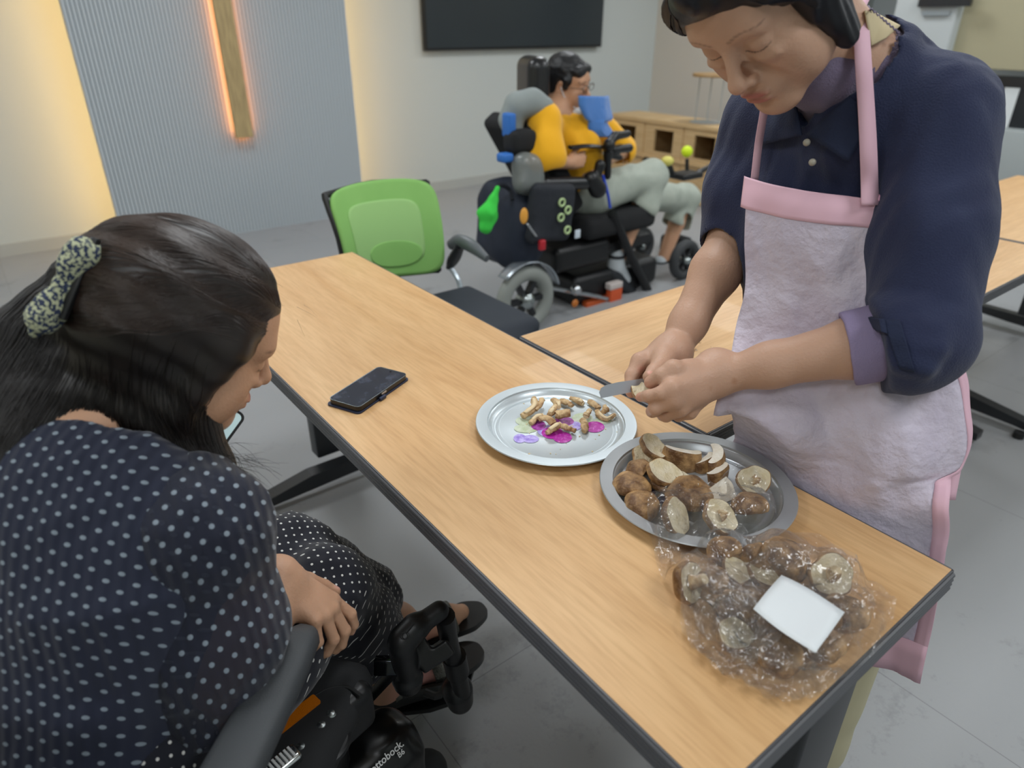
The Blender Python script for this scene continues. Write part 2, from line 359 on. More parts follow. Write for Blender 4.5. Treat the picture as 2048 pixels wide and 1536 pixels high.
def table(name, x0, x1, y0, y1, label, legs=(1, 1), along='y', zt=.72, th=.03):
    t = empty(name, ((x0+x1)/2, (y0+y1)/2, 0), label=label, cat='table', group='folding training tables')
    b = .0035; q = MB().box(((x0+x1)/2, (y0+y1)/2, zt-th/2), ((x1-x0)/2-b, (y1-y0)/2-b, th/2)).build('tabletop', M_woodx if along == 'x' else M_wood, t, smooth=False)
    e = MB(); rr = th/8
    e.box(((x0+x1)/2, y0+b/2+.0008, zt-th/2-.0006), ((x1-x0)/2-.002, b/2, th/2)); e.box(((x0+x1)/2, y1-b/2-.0008, zt-th/2-.0006), ((x1-x0)/2-.002, b/2, th/2))
    e.box((x0+b/2+.0008, (y0+y1)/2, zt-th/2-.0006), (b/2, (y1-y0)/2-.002, th/2)); e.box((x1-b/2-.0008, (y0+y1)/2, zt-th/2-.0006), (b/2, (y1-y0)/2-.002, th/2))
    for k in range(4):
        z = zt-.0015-rr-k*2*rr*.98; c = .006
        e.tube([(x0+c, y0, z), (x1-c, y0, z), (x1, y0+c, z), (x1, y1-c, z), (x1-c, y1, z), (x0+c, y1, z), (x0, y1-c, z), (x0, y0+c, z), (x0+c, y0, z)], rr, 8)
    e.build('edge_band', M_edge, t)
    for side, on in zip((0, 1), legs):
        if not on: continue
        if along == 'y':
            yy = (y0+.055, y1-.1)[side]; xm = (x0+x1)/2; dx, dy = 1, 0
        else:
            xx = (x0+.1, x1-.1)[side]; ym = (y0+y1)/2; dx, dy = 0, 1
        c = np.array([xm, yy, 0]) if along == 'y' else np.array([xx, ym, 0]); d = np.array([dx, dy, 0.]); n = np.array([dy, dx, 0.])
        hl = ((x1-x0) if along == 'y' else (y1-y0))/2-.035
        Rm = np.stack([d, np.cross((0, 0, 1.), d), (0, 0, 1.)], 1)
        l = MB(); l.box(c+d*.06+(0, 0, .39), (.06, .028, .285), Rm, bev=.006); l.box(c+(0, 0, zt-th-.012), (hl*.85, .02, .012), Rm, bev=.004)
        lg = l.build('leg', M_leg, t)
        f = MB(); f.prism([(-hl, .022), (-hl, .05), (-hl*.2, .085), (hl, .085), (hl, .05), (hl*.5, .04), (-hl*.8, .028)], .05, c-np.cross((0, 0, 1.), d)*.025, np.stack([d, (0, 0, 1.), -np.cross((0, 0, 1.), d)*-1*-1], 1)); f.build('foot', M_leg, lg, smooth=False)
        for sgn in (-1, 1):
            p = c+d*sgn*(hl-.03); w_ = MB(); w_.tube([p+(0, 0, 0.001), p+(0, 0, .024)], .019, 14); w_.build('levelling_pad', M_rubber, lg)
    if along == 'y': MB().box(((x0+x1)/2+.06, (y0+y1)/2, zt-.08), (.014, (y1-y0)/2-.13, .025), bev=.004).build('beam', M_leg, t)
    else: MB().box(((x0+x1)/2, (y0+y1)/2+.06, zt-.08), ((x1-x0)/2-.13, .014, .025), bev=.004).build('beam', M_leg, t)
    return t
table('folding_table', .386, .893, .187, 1.982, 'long beech-topped table in front, with two round trays, a phone and a bag on it')
table('folding_table', .905, 2.70, .605, 1.145, 'beech-topped table set crosswise against the front table, behind the hands with the knife', along='x')
# ---------------------------------------------------------------- phone in wallet case on the table
ZT = .72
M_navy = mat('navy_leather', '27304a', .55, bump=.15, bscale=300)
pc = (PZ(645, 803, ZT+.008)+PZ(832, 765, ZT+.008))/2; dl = norm(PZ(760, 731, ZT)-PZ(647, 803, ZT)); dl[2] = 0; dl = norm(dl)
pc = (PZ(652, 800, ZT+.004)+PZ(760, 731, ZT+.012)+PZ(832, 765, ZT+.004)+PZ(705, 826, ZT+.004))/4
ph = empty('smartphone', (pc[0], pc[1], ZT), label='black smartphone lying face up on an open navy wallet case on the table', cat='phone')
dw = np.cross(dl, (0, 0, 1.)); Rp = np.stack([dw, dl, (0, 0, 1.)], 1)
c0 = np.array([pc[0], pc[1], ZT])
def rrect(w, h, r, n=6):
    o = []
    for cx, cy, a0 in ((w-r, h-r, 0), (-w+r, h-r, pi/2), (-w+r, -h+r, pi), (w-r, -h+r, 3*pi/2)):
        for k in range(n+1): a = a0+k*pi/2/n; o.append((cx+r*cos(a), cy+r*sin(a)))
    return o
q = MB(); q.prism(rrect(.0395, .081, .009), .0028, c0+(0, 0, .0005)-dw*.001, Rp); q.build('wallet_case', M_navy, ph, autos=30)
q = MB(); q.box(c0+dw*.0405+(0, 0, .004)+dl*-.012, (.003, .009, .0035), Rp, bev=.0015); q.build('clasp', M_navy, ph)
q = MB(); q.prism(rrect(.0365, .0775, .0095), .0105, c0+(0, 0, .0034), Rp)
q.build('casing', mat('phone_black', '111214', .3), ph, autos=30)
q = MB(); P_ = [c0+Rp@np.array([x, y, .0139]) for x, y in rrect(.0362, .0772, .0092)]; q.tube(P_+[P_[0]], .0008, 6); q.build('rim', mat('rim_metal', '8a9298', .3, metal=1), ph)
q = MB(); q.prism(rrect(.0345, .0755, .008), .0006, c0+(0, 0, .0137), Rp)
q.build('screen', mat('phone_glass', '2b2f3a', .09, spec=.8, c2='4a4f5e', nscale=38, thresh=(.5, .75)), ph, autos=30)
q = MB(); q.tube([c0+Rp@np.array([0, .069, .0142]), c0+Rp@np.array([0, .069, .0147])], .0022, 12); q.build('camera_dot', mat('lens_black', '020203', .1), ph)
q = MB(); q.box(c0+Rp@np.array([.0368, -.002, .0095]), (.0006, .0075, .0018), Rp, bev=.0005); q.build('side_key', mat('key_tan', 'b0a49a', .35), ph)
# ---------------------------------------------------------------- round trays
M_tray = mat('tray_metal', 'c9d2d6', .34, metal=.55, spec=.5, bump=.02, bscale=500); M_tray2 = mat('tray_metal_worn', 'b4b8bb', .36, metal=.6, spec=.5)
def tray(c, R, h, label, m, Rl=.026):
    t = empty('round_tray', (c[0], c[1], ZT), label=label, cat='tray', group='round metal trays')
    pr = [(0.0001, .0022), (R-Rl-.016, .0022), (R-Rl-.0145, .0030), (R-Rl-.013, .0022), (R-Rl-.004, .0026), (R-Rl+.004, h-.0035), (R-Rl+.0055, h), (R-.006, h+.0005), (R-.001, h+.0010), (R, h-.0005), (R-.0015, h-.0024), (R-.006, h-.0020), (R-Rl+.0055, h-.0022), (R-Rl+.001, h-.006), (R-Rl-.005, .0008), (0.0001, .0008)]
    MB().lathe(pr, (c[0], c[1], ZT), 96).build('dish', m, t, autos=60); return t
hT = .016
def circ3(pts, z):
    A = [PZ(*p, z)[:2] for p in pts]; M_ = np.array([[2*a[0], 2*a[1], 1] for a in A]); v = np.array([a@a for a in A]); s_ = np.linalg.lstsq(M_, v, rcond=None)[0]; return s_[:2], sqrt(s_[2]+s_[0]**2+s_[1]**2)
cA, rA = circ3([(952, 840), (1105, 765), (1274, 862), (1120, 932), (1000, 905), (1215, 788)], ZT+hT)
cB, rB = circ3([(1199, 945), (1330, 867), (1589, 990), (1430, 1092), (1245, 1035), (1530, 905)], ZT+hT+.004)
print('trays', cA, rA, cB, rB)
rr_ = (rA+rB)/2
t1 = tray(cA, rA, hT, 'pale round tray printed with purple berries, holding cut mushroom stems', M_tray)
t2 = tray(cB, rB, hT+.002, 'silver-grey round tray holding sliced shiitake caps', M_tray2)
def flat_blob(pts, z, name, m, parent, th=.0003):
    P_ = [PZ(x, y, z) for x, y in pts]; P_ = catmull(P_+[P_[0]], 4)[:-1]; c_ = P_.mean(0); n = len(P_)
    V = np.vstack([P_+(0, 0, th), [c_+(0, 0, th)]]); F = [(i, (i+1) % n, n) for i in range(n)]; return mk(name, V, F, m, parent, smooth=False)
def disc(px, py, rx, ry, z, name, m, parent, n=10):
    return flat_blob([(px+rx*cos(a), py+ry*sin(a)) for a in np.linspace(0, 2*pi, n, endpoint=False)][::-1], z, name, m, parent)
zp = ZT+.0024
Mv = mat('print_violet', '8f74cf', .4, c2='c9bdf0', nscale=120); Mm = mat('print_magenta', 'b01e9c', .4, c2='d878cf', nscale=160, thresh=(.5, .7)); Mg = mat('print_green', 'aebd97', .4, c2='cfd8c4', nscale=70); Mb = mat('print_plum', '8c1f86', .4, c2='b455b5', nscale=140)
for (x, y, rx, ry, mm, e) in ((1050, 842, 19, 9, Mg, 0), (1052, 857, 24, 9, Mg, .1), (1165, 838, 22, 12, Mg, .1), (1205, 842, 18, 6, Mg, .2), (1040, 877, 13, 9, Mv, .1), (1061, 878, 17, 8, Mv, .2), (1150, 852, 13, 9, Mv, .3), (1093, 862, 18, 11, Mv, .2), (1077, 851, 15, 10, Mb, .4), (1105, 866, 22, 12, Mm, .5), (1125, 875, 19, 11, Mm, .6), (1189, 854, 20, 11, Mm, .5), (1128, 843, 20, 9, Mb, .4)):
    disc(x, y, rx, ry, zp+e*.0004, 'berry_print' if mm is not Mg else 'leaf_print', mm, t1)
for (x, y, rx, ry) in ((1290, 985, 22, 8), (1330, 1000, 26, 8), (1430, 985, 25, 10)):
    disc(x, y, rx, ry, zp+.0001, 'berry_print', mat('print_dark_plum', '3b2450', .4), t2)
# rings inside the front tray are part of its metal
# ---------------------------------------------------------------- people: shared builders
def skin_mat(name, tint='ffffff', rough=.48):
    return mat(name, tint, rough, attr=True, sss=.12, bump=.12, bscale=260, spec=.4)
def cam2w(v): return v[0]*CR-v[1]*CU+v[2]*CF
class Head:
    """head frame: r to the figure's own left, f forward, u up; sizes in metres"""
    def __init__(s, C, f, u, sc=1.):
        s.C = np.asarray(C, float); s.f = norm(f); u = np.asarray(u, float); s.u = norm(u-s.f*(u@s.f)); s.r = np.cross(s.u, s.f); s.sc = sc; s.M = np.stack([s.r, s.f, s.u], 1)
    def p(s, x, y, z): return s.C+s.M@np.array([x, y, z])*s.sc
    def rot(s, ax, a):
        c, n = cos(a), sin(a)
        Q = {'x': [[1, 0, 0], [0, c, -n], [0, n, c]], 'y': [[c, 0, n], [0, 1, 0], [-n, 0, c]], 'z': [[c, -n, 0], [n, c, 0], [0, 0, 1]]}[ax]; return s.M@np.array(Q)
    def add(s, S, closed=True, smile=0, ears=True, wide=1.):
        k = s.sc; p = s.p; M = s.M; w = wide
        e = lambda c, r, kk=.012, op='u', MM=M: S.ell(p(*c), np.array(r)*k, MM, kk*k, op)
        e((0, -.012, .042), (.074*w, .094, .080)); e((0, .028, -.022), (.062*w, .062, .082), .03); e((0, .045, .045), (.058*w, .047, .05), .03)
        for q in (-1, 1):
            S.cone(p(q*.050*w, .0, -.055), p(q*.018, .068, -.098), .021*k, .016*k, .03*k)
            e((q*.040*w, .060, -.028), (.024, .020, .024), .025); e((q*.048*w, .04, -.06), (.02, .03, .028), .03)
        e((0, .080, -.100), (.018, .014, .014), .025)
        S.cone(p(-.036, .078, .026), p(.036, .078, .026), .0135*k, k=.02*k)
        for q in (-1, 1): e((q*.032, .100, .004), (.017, .012, .011), .014, 's')
        for q in (-1, 1):
            e((q*.032, .0775, .002), (.0155, .0135, .0125), .005)           # eyeball under lid
            e((q*.034, .083, -.017), (.017, .006, .006), .012)              # bag below the eye
        S.cone(p(0, .090, .012), p(0, .1095, -.030), .0065*k, .0100*k, .012*k); e((0, .110, -.0325), (.0115, .010, .0095), .008)
        for q in (-1, 1):
            e((q*.0135, .0985, -.037), (.0075, .0095, .0075), .006); e((q*.0065, .1035, -.0455), (.0035, .004, .003), .003, 's')
            e((q*.027, .0925, -.045), (.0028, .004, .016), .016, 's', s.rot('y', -q*.5))          # fold beside the mouth
        e((0, .084, -.066), (.026, .016, .017), .02)
        e((0, .0985, -.0625), (.0215, .0065, .0052), .004); e((0, .0965, -.0735), (.0185, .0075, .0062), .004)
        e((0, .108, -.0675), (.024, .009, .0009), .0025, 's'); e((0, .098, -.083), (.016, .006, .004), .008, 's')
        if ears:
            for q in (-1, 1):
                Q = s.rot('x', -.25); e((q*.076*w, -.008, -.004), (.008, .018, .031), .004, MM=Q); e((q*.081*w, -.003, -.002), (.005, .010, .02), .004, 's', Q)
        return s
    def spots(s, lip='a8605c', brow=None, lid=True):
        o = []; p = s.p; M = s.M; k = s.sc
        for q in (-1, 1):
            o.append((p(q*.042, .066, -.032), np.array((.026, .03, .022))*k, M, 'd0957c', 2.2))
        o.append((p(0, .112, -.035), np.array((.015, .014, .014))*k, M, 'cd9078', 1.6))
        o.append((p(0, .100, -.0625), np.array((.024, .016, .0062))*k, M, lip, .35)); o.append((p(0, .098, -.0735), np.array((.021, .016, .0072))*k, M, lip, .35))
        return o
def hand(S, W, fw, th, up, sc=1., curl=(.5, .6, .7, .8), thumb=None, spread=.10, k=.006, side=1, tips=None):
    """W wrist, fw towards the fingers, th towards the thumb side, up = back of the hand; adds prims, returns nail spots"""
    fw = norm(fw); up = np.asarray(up, float); up = norm(up-fw*(up@fw)); x = np.cross(fw, up); x = x if x@np.asarray(th) > 0 else -x
    g = lambda a, b, c: W+(x*a+fw*b+up*c)*sc
    nails = []
    kn = [(.027, .088, .002), (.009, .092, .004), (-.009, .087, .003), (-.026, .077, 0)]; bs = [(.018, .012, 0), (.007, .010, .002), (-.006, .010, .002), (-.017, .012, 0)]
    for i in range(4):
        S.cone(g(*bs[i]), g(*kn[i]), .0145*sc, (.0112, .0112, .0105, .0095)[i]*sc, .012*sc)
    S.ell(g(.0, .045, -.006), np.array((.032, .042, .012))*sc, np.stack([x, fw, up], 1), .012*sc)
    S.ell(g(.024, .032, -.012), np.array((.015, .03, .013))*sc, np.stack([x, fw, up], 1), .012*sc); S.ell(g(-.022, .035, -.01), np.array((.012, .032, .011))*sc, np.stack([x, fw, up], 1), .01*sc)
    Ls = [(.042, .025, .021), (.046, .029, .022), (.043, .027, .021), (.034, .020, .019)]; rs = [.0086, .0088, .0083, .0074]
    for i in range(4):
        a = curl[i]; c = a if isinstance(a, (tuple, list)) else (a, a*1.15, a*.75); ang = 0; P = np.array(kn[i]); pts = [P]; sp = (1.2-i*.8)*spread
        for L, da in zip(Ls[i], c):
            ang += da; P = P+L*np.array([sin(sp)*cos(ang), cos(sp)*cos(ang), -sin(ang)]); pts.append(P)
        W3 = [g(*q) for q in pts]; r = rs[i]*sc
        S.cone(W3[0], W3[1], r*1.13, r*1.03, .005*sc); S.cone(W3[1], W3[2], r*1.05, r*.93, .003*sc); S.cone(W3[2], W3[3]-(W3[3]-W3[2])*.25, r*.95, r*.80, .002*sc)
        dirn = norm(W3[3]-W3[2]); nu = norm(up*cos(ang)+fw*sin(ang)); nails.append((W3[3]-dirn*.0075*sc+nu*r*.72, np.array((r*.72, .0062*sc, .003*sc)), np.stack([np.cross(dirn, nu), dirn, nu], 1)))
    T = thumb or [(.024, .018, -.006), (.046, .045, -.012), (.058, .072, -.014), (.062, .098, -.012)]
    W3 = [g(*q) for q in T]; S.cone(W3[0], W3[1], .0155*sc, .0118*sc, .012*sc); S.cone(W3[1], W3[2], .0115*sc, .0105*sc, .005*sc); S.cone(W3[2], W3[3]-(W3[3]-W3[2])*.25, .0105*sc, .0088*sc, .003*sc)
    dirn = norm(W3[3]-W3[2]); tx = norm(up+x*.6); nu = norm(tx-dirn*(tx@dirn)); nails.append((W3[3]-dirn*.009*sc+nu*.0072*sc, np.array((.0072, .0075, .003))*sc, np.stack([np.cross(dirn, nu), dirn, nu], 1)))
    for c, r, M in nails: S.ell(c-M[:, 2]*.0006*sc, r*np.array((1, 1, .6)), M, .0006)
    return [(c, r*1.25, M, 'dca596', .5) for c, r, M in nails]
def biggest(V, F):
    L_ = np.arange(len(V))
    for _ in range(400):
        m = L_[F].min(1); N_ = L_.copy()
        for i in range(4): np.minimum.at(N_, F[:, i], m)
        N_ = N_[N_]
        if (N_ == L_).all(): break
        L_ = N_
    r, c = np.unique(L_, return_counts=True); keep = L_ == r[c.argmax()]; ix = np.cumsum(keep)-1; return V[keep], ix[F[keep[F[:, 0]]]]
def sdf_obj(name, S, h, m, parent, rel=1, col=None, uv=None, one=False):
    V, F = S.mesh(h)
    if one: V, F = biggest(V, F); V = relax(V, F, rel, .5) if rel else V
    return mk(name, V, F, m, parent, col=None if col is None else col(V), uv=None if uv is None else uv(V))
def ribbon(P, W, name, m, parent, th=.0012, sm=6):
    """strip along P; W = half-width vectors"""
    Q = catmull(np.hstack([P, W]), sm); G = np.stack([Q[:, :3]-Q[:, 3:6], Q[:, :3], Q[:, :3]+Q[:, 3:6]], 1); return MB().grid(G).build(name, m, parent, solid=th)
# ---------------------------------------------------------------- standing woman in apron
M_skin = skin_mat('skin_of_cook')
cook = empty('person', (1.08, .45, 0), label='standing person in navy shirt and pink apron, head bent, cutting a mushroom with a knife', cat='person')
CH = Head(CC+.314*CR+.489*CU+.850*CF, cam2w((-.46, .88, -.06)), cam2w((-.74, -.31, -.60)), 1.03)
nkb = PD(1745, 165, .96); chest = PD(1690, 400, 1.08); pel = np.array([1.0, .43, .82])
shL, elL, wrL = PD(1892, 240, .92), PD(1840, 668, .93), PD(1436, 752, 1.03)
shR, elR, wrR = PD(1510, 250, 1.14), PD(1466, 478, 1.18), PD(1345, 706, 1.13)
print('cook joints', nkb, chest, pel, shL, elL, wrL, shR, elR, wrR, 'arms', [round(float(np.linalg.norm(a-b)), 3) for a, b in ((shL, elL), (elL, wrL), (shR, elR), (elR, wrR), (shL, shR), (shL, nkb), (CH.C, nkb))])
S = SDF(); CH.add(S)
S.cone(CH.p(0, -.035, -.05), nkb+(chest-nkb)*.05, .050, .055, .03)
S.cone(CH.p(0, .0, -.05), nkb+(chest-nkb)*.05, .040, .045, .03)
S.cone(nkb, chest, .055, .07, .04); S.cone(chest, pel, .07, .06, .04); S.cone(nkb, shL, .045, .045, .03); S.cone(nkb, shR, .045, .045, .03)
S.chain([shL, elL], [.045, .040], .02); S.chain([shR, elR], [.043, .038], .02)
mL = elL+(wrL-elL)*.28; mR = elR+(wrR-elR)*.30
S.chain([elL, mL, elL+(wrL-elL)*.72, wrL], [.040, .0415, .031, .0255], .02); S.chain([elR, mR, elR+(wrR-elR)*.75, wrR], [.038, .040, .029, .0245], .02)
for sgn in (-1, 1):      # legs down to the feet
    hp = pel+np.array([.0, sgn*.085, -.05]); kn_ = np.array([.995, .40+sgn*.08, .46]); an = np.array([1.0, .40+sgn*.085, .09]); S.chain([hp, kn_, an], [.05, .048, .036], .03); S.cone(an, an+(-.0, 0, -.05), .036, .034, .02); S.cone(an+(.0, 0, -.055), an+(-.15, sgn*.02, -.062), .03, .024, .02)
# left hand: back of the hand to the camera, thumb on top, fingers closed below the mushroom
def Lp(x, y, D): return PD(1150+x*.1709, 680+y*.1709, D)
def digit(P, R, k=.004): 
    for i in range(len(P)-1): S.cone(P[i], P[i+1], R[i], R[i+1], k if i else .008)
    return P
nails = []
def nail(P, r, up):
    d = norm(P[-1]-P[-2]); nu = norm(up-d*(up@d)); c = P[-1]+d*r*.15+nu*r*.72; M = np.stack([np.cross(d, nu), d, nu], 1); S.ell(c, (r*.66, r*.75, r*.22), M, .0008); nails.append((c, np.array((r*.72, r*.8, r*.4)), M, 'd9a08f', .4))
wl_ = Lp(1650, 350, 1.035)
kI, kM, kR, kP = Lp(1130, 560, .985), Lp(1150, 700, .990), Lp(1230, 800, 1.005), Lp(1340, 840, 1.03)
for kk, rr in ((kI, .0128), (kM, .0125), (kR, .0118), (kP, .0105)): S.cone(wl_+(wrL-wl_)*.0, kk, .0225, rr, .02)
S.ell((wl_+kI+kR)/3*1.0+CF*.012, (.032, .030, .018), None, .015)
digit([wl_, Lp(1330, 370, 1.015), Lp(1150, 345, 1.00)], [.022, .0165, .0135], .012)
tL = digit([Lp(1150, 345, 1.00), Lp(1010, 420, 1.000), Lp(885, 495, 1.010)], [.0133, .0118, .0098]); 
fI = digit([kI, Lp(1000, 625, .985), Lp(860, 655, .995), Lp(765, 668, 1.01)], [.0122, .0098, .0090, .0072]); 
fM = digit([kM, Lp(940, 800, 1.00), Lp(905, 835, 1.025), Lp(930, 790, 1.05)], [.0122, .0100, .0090, .0080])
fR = digit([kR, Lp(1065, 885, 1.02), Lp(1030, 880, 1.045), Lp(1040, 820, 1.065)], [.0115, .0095, .0086, .0076])
fP = digit([kP, Lp(1215, 890, 1.045), Lp(1150, 870, 1.065), Lp(1130, 810, 1.075)], [.0102, .0085, .0076, .0068])
# right hand: fist round the knife handle, thumb on the mushroom
wr_ = Lp(1120, 160, 1.12)
qI, qM, qR, qP = Lp(760, 250, 1.10), Lp(745, 300, 1.125), Lp(790, 330, 1.15), Lp(850, 350, 1.17)
for kk, rr in ((qI, .0135), (qM, .0125), (qR, .012), (qP, .011)): S.cone(wr_, kk, .0235, rr, .02)
gI = digit([qI, Lp(665, 415, 1.09), Lp(640, 560, 1.08), Lp(655, 622, 1.065)], [.0130, .0108, .0092, .0078])
gM = digit([qM, Lp(700, 460, 1.115), Lp(760, 560, 1.10), Lp(830, 590, 1.085)], [.0128, .0108, .0095, .0085])
gR = digit([qR, Lp(760, 470, 1.14), Lp(830, 560, 1.12), Lp(890, 560, 1.10)], [.012, .0105, .0092, .0082])
gP = digit([qP, Lp(830, 470, 1.155), Lp(900, 540, 1.135), Lp(950, 530, 1.115)], [.0112, .0095, .0082, .0074])
digit([wr_, Lp(1040, 220, 1.09), Lp(1010, 290, 1.07)], [.022, .0185, .0150], .012)
tR = digit([Lp(1010, 290, 1.07), Lp(930, 370, 1.045), Lp(868, 430, 1.03)], [.0150, .0122, .0098]); nail(tR, .0098, -CF+CU*.6)
S.cone(wrR, wr_, .0245, .0235, .02); S.cone(wrL, wl_, .0255, .0235, .02)
def cook_col(V):
    sp = CH.spots('a9695f')
    sp.append((CH.p(.049, .062, -.020), np.array((.0085, .02, .0075))*CH.sc, CH.M, 'a8705a', .5))
    for q, a in ((1, 1), (-1, 1)):
        for t in np.linspace(0, 1, 7): sp.append((CH.p(q*(.014+.036*t), .09-.012*t*t, .024+.007*sin(pi*t*.8)), np.array((.006, .014, .0032*(1.1-.5*t)))*CH.sc, CH.M, '5d463d', .8))
        for t in np.linspace(-1, 1, 9): sp.append((CH.p(q*.032+.0145*t, .089, -.0035-.0022*(1-t*t)), np.array((.0026, .014, .0013))*CH.sc, CH.M, '2c1f1c', .6))
    for c in (Lp(1585, 270, 1.02), Lp(1860, 470, 1.0), Lp(1560, 560, 1.0)): sp.append((c, .007, None, 'a97a5c', .8))
    sp.append((Lp(760, 350, 1.09), .012, None, 'c77f6c', 1.)); sp += nails
    for q in (tL[-1], fI[-1], gI[-1]): sp.append((q, .014, None, 'd08f78', 1.2))
    return paint(V, 'bf9880', sp)
sdf_obj('body', S, .0021, M_skin, cook, 1, cook_col)
# navy shirt
M_shirt = mat('navy_linen', '1b2344', .85, sheen=.12, c2='212a4a', nscale=14, bump=.25, bscale=420)
axf = norm((-1, -.15, 0.2)); T = SDF()
def torso_(T):
    T.cone(pel+(0, 0, .0), chest, .140, .165, .05, flat=axf, fr=.60); T.cone(chest, nkb+(chest-nkb)*.35, .170, .10, .06, flat=axf, fr=.7)
    T.cone(shR+(nkb-shR)*.25, shL+(nkb-shL)*.2, .070, .070, .05); T.cone(nkb+(0, 0, -.06), nkb+(CH.C-nkb)*.12, .095, .078, .03)
torso_(T); T0 = SDF(); torso_(T0)
for sgn in (-1, 1): T0.cone(pel+(0, sgn*.085, -.02), np.array([.995, .40+sgn*.08, .46]), .066, .062, .04)
T.chain([shL+(nkb-shL)*.08, shL+(elL-shL)*.5, elL], [.070, .072, .067], .03); T.chain([shR+(nkb-shR)*.08, shR+(elR-shR)*.55, elR+(elR-shR)*.0], [.066, .062, .054], .03)
elc = elL+(wrL-elL)*.16; T.cone(elL, elc, .067, .058, .02)
T.chain([elL+(elc-elL)*.2+(-.02, 0, .0), elc], [.072, .068], .008)                          # rolled cuff
for aa, bb in ((PD(1700, 655, .895), PD(1870, 700, .86)), (PD(1700, 700, .90), PD(1850, 735, .865))): T.cone(aa, bb, .011, .012, .012)
T.cone(elR+(elR-shR)*-.10, elR+(wrR-elR)*.03, .056, .053, .006)
nv = norm(CH.C-nkb); T.cone(nkb+nv*.02, nkb+nv*.2, .062, .062, .006, 's')
T.cone(nkb+nv*.06, PD(1614, 240, .97), .056, .008, .006, 's'); T.cone(PD(1680, 130, .89), PD(1612, 244, .92), .048, .006, .006, 's')
T.cone(elc, wrL, .050, .05, .005, 's'); _w = norm(wrL-elc); T.box(elc+_w*.085, (.09, .075, .09), frame(_w), .004, .006, 's')
# elR cut
T.cone(elR+(wrR-elR)*.04, wrR, .047, .05, .003, 's')
def shirt_post(P, D):
    return D+.0055*noise(P@np.array([[1, 0, .4], [0, 1, -.3], [0, 0, .6]]), 17, 1)+.0022*noise(P@np.array([[1, .3, 0], [0, 1, .5], [0, 0, .5]]), 50, 2)+.0035*np.abs(noise(P@np.array([[1, 0, .5], [0, 1, .2], [0, 0, .4]]), 16, 4))
T.post = shirt_post
sh = sdf_obj('shirt', T, .0035, M_shirt, cook, 1)
# lavender turtleneck under it, with its cuff at the left elbow
M_lav = mat('lavender_knit', '6d6179', .9, sheen=.2, bump=.4, bscale=500)
K = SDF(); K.cone(nkb+nv*-.08, CH.p(0, .015, -.105), .064, .050, .02); K.cone(nkb+(chest-nkb)*.25, nkb, .07, .064, .03); K.cone(PD(1632, 215, .985), nkb, .020, .062, .03)
def rib(P, D):
    q = (P-nkb)@np.stack([np.cross(nv, CR), CR, nv], 1); a = np.arctan2(q[:, 0], q[:, 1]); return D+.0011*np.sin(a*46)*np.clip((q[:, 2]-.01)/.03, 0, 1)*np.clip((.13-np.linalg.norm(P-nkb, axis=1))/.03, 0, 1)
K.post = rib; K.cone(CH.C, CH.C+nv*.1, .06, .06, .01, 's')
kn_o = sdf_obj('turtleneck', K, .002, M_lav, cook, 0)
c1, c2 = elL+(wrL-elL)*.14, elL+(wrL-elL)*.34; K2 = SDF(); K2.cone(c1, c2, .055, .053, .01); K2.cone(c1-(c2-c1), c2+(c2-c1)*.6, .047, .044, .003, 's'); K2.plane(c2, c2-c1, .003)
K2.post = lambda P, D: D+.0015*noise(P, 40, 3)
sdf_obj('cuff', K2, .0022, mat('lavender_cuff', '8f82a3', .9, bump=.3, bscale=500), sh, 1)
# hair: black bob with a side-swept fringe
M_hairb = mat('black_hair', '0e0f14', .42, spec=.4, c2='191a22', nscale=9, stretch=(1, 1, 1))
Hh = SDF(); p = CH.p
Hh.ell(p(0, -.022, .052), np.array((.083, .103, .088))*CH.sc, CH.M, .02); Hh.ell(p(0, -.05, .0), np.array((.086, .078, .10))*CH.sc, CH.M, .03)
for q in (-1, 1): Hh.ell(p(q*.074, .0, -.005), np.array((.016, .042, .062))*CH.sc, CH.rot('x', .15), .03); Hh.cone(p(q*.074, .022, .05), p(q*.079, .016, -.078), .017, .014, .02)
Hh.cone(p(.0, .078, .090), p(-.060, .062, .052), .026, .018, .03); Hh.cone(p(0, .078, .092), p(.062, .055, .055), .022, .016, .03); Hh.cone(p(.062, .055, .055), p(.079, .02, .0), .016, .012, .02); Hh.cone(p(-.06, .062, .052), p(-.075, .04, .0), .018, .012, .02)
Hh.ell(p(0, .05, -.035), np.array((.064, .085, .082))*CH.sc, CH.M, .01, 's')
def hairp(P, D):
    q = (P-CH.C)@CH.M; return D+.0011*np.sin(q[:, 1]*230+3*np.sin(q[:, 2]*25)+2*np.sin(q[:, 0]*30))+.0007*np.sin(q[:, 1]*520+q[:, 2]*40)
Hh.post = hairp
hair_o = sdf_obj('hair', Hh, .0024, M_hairb, cook, 0, one=True)
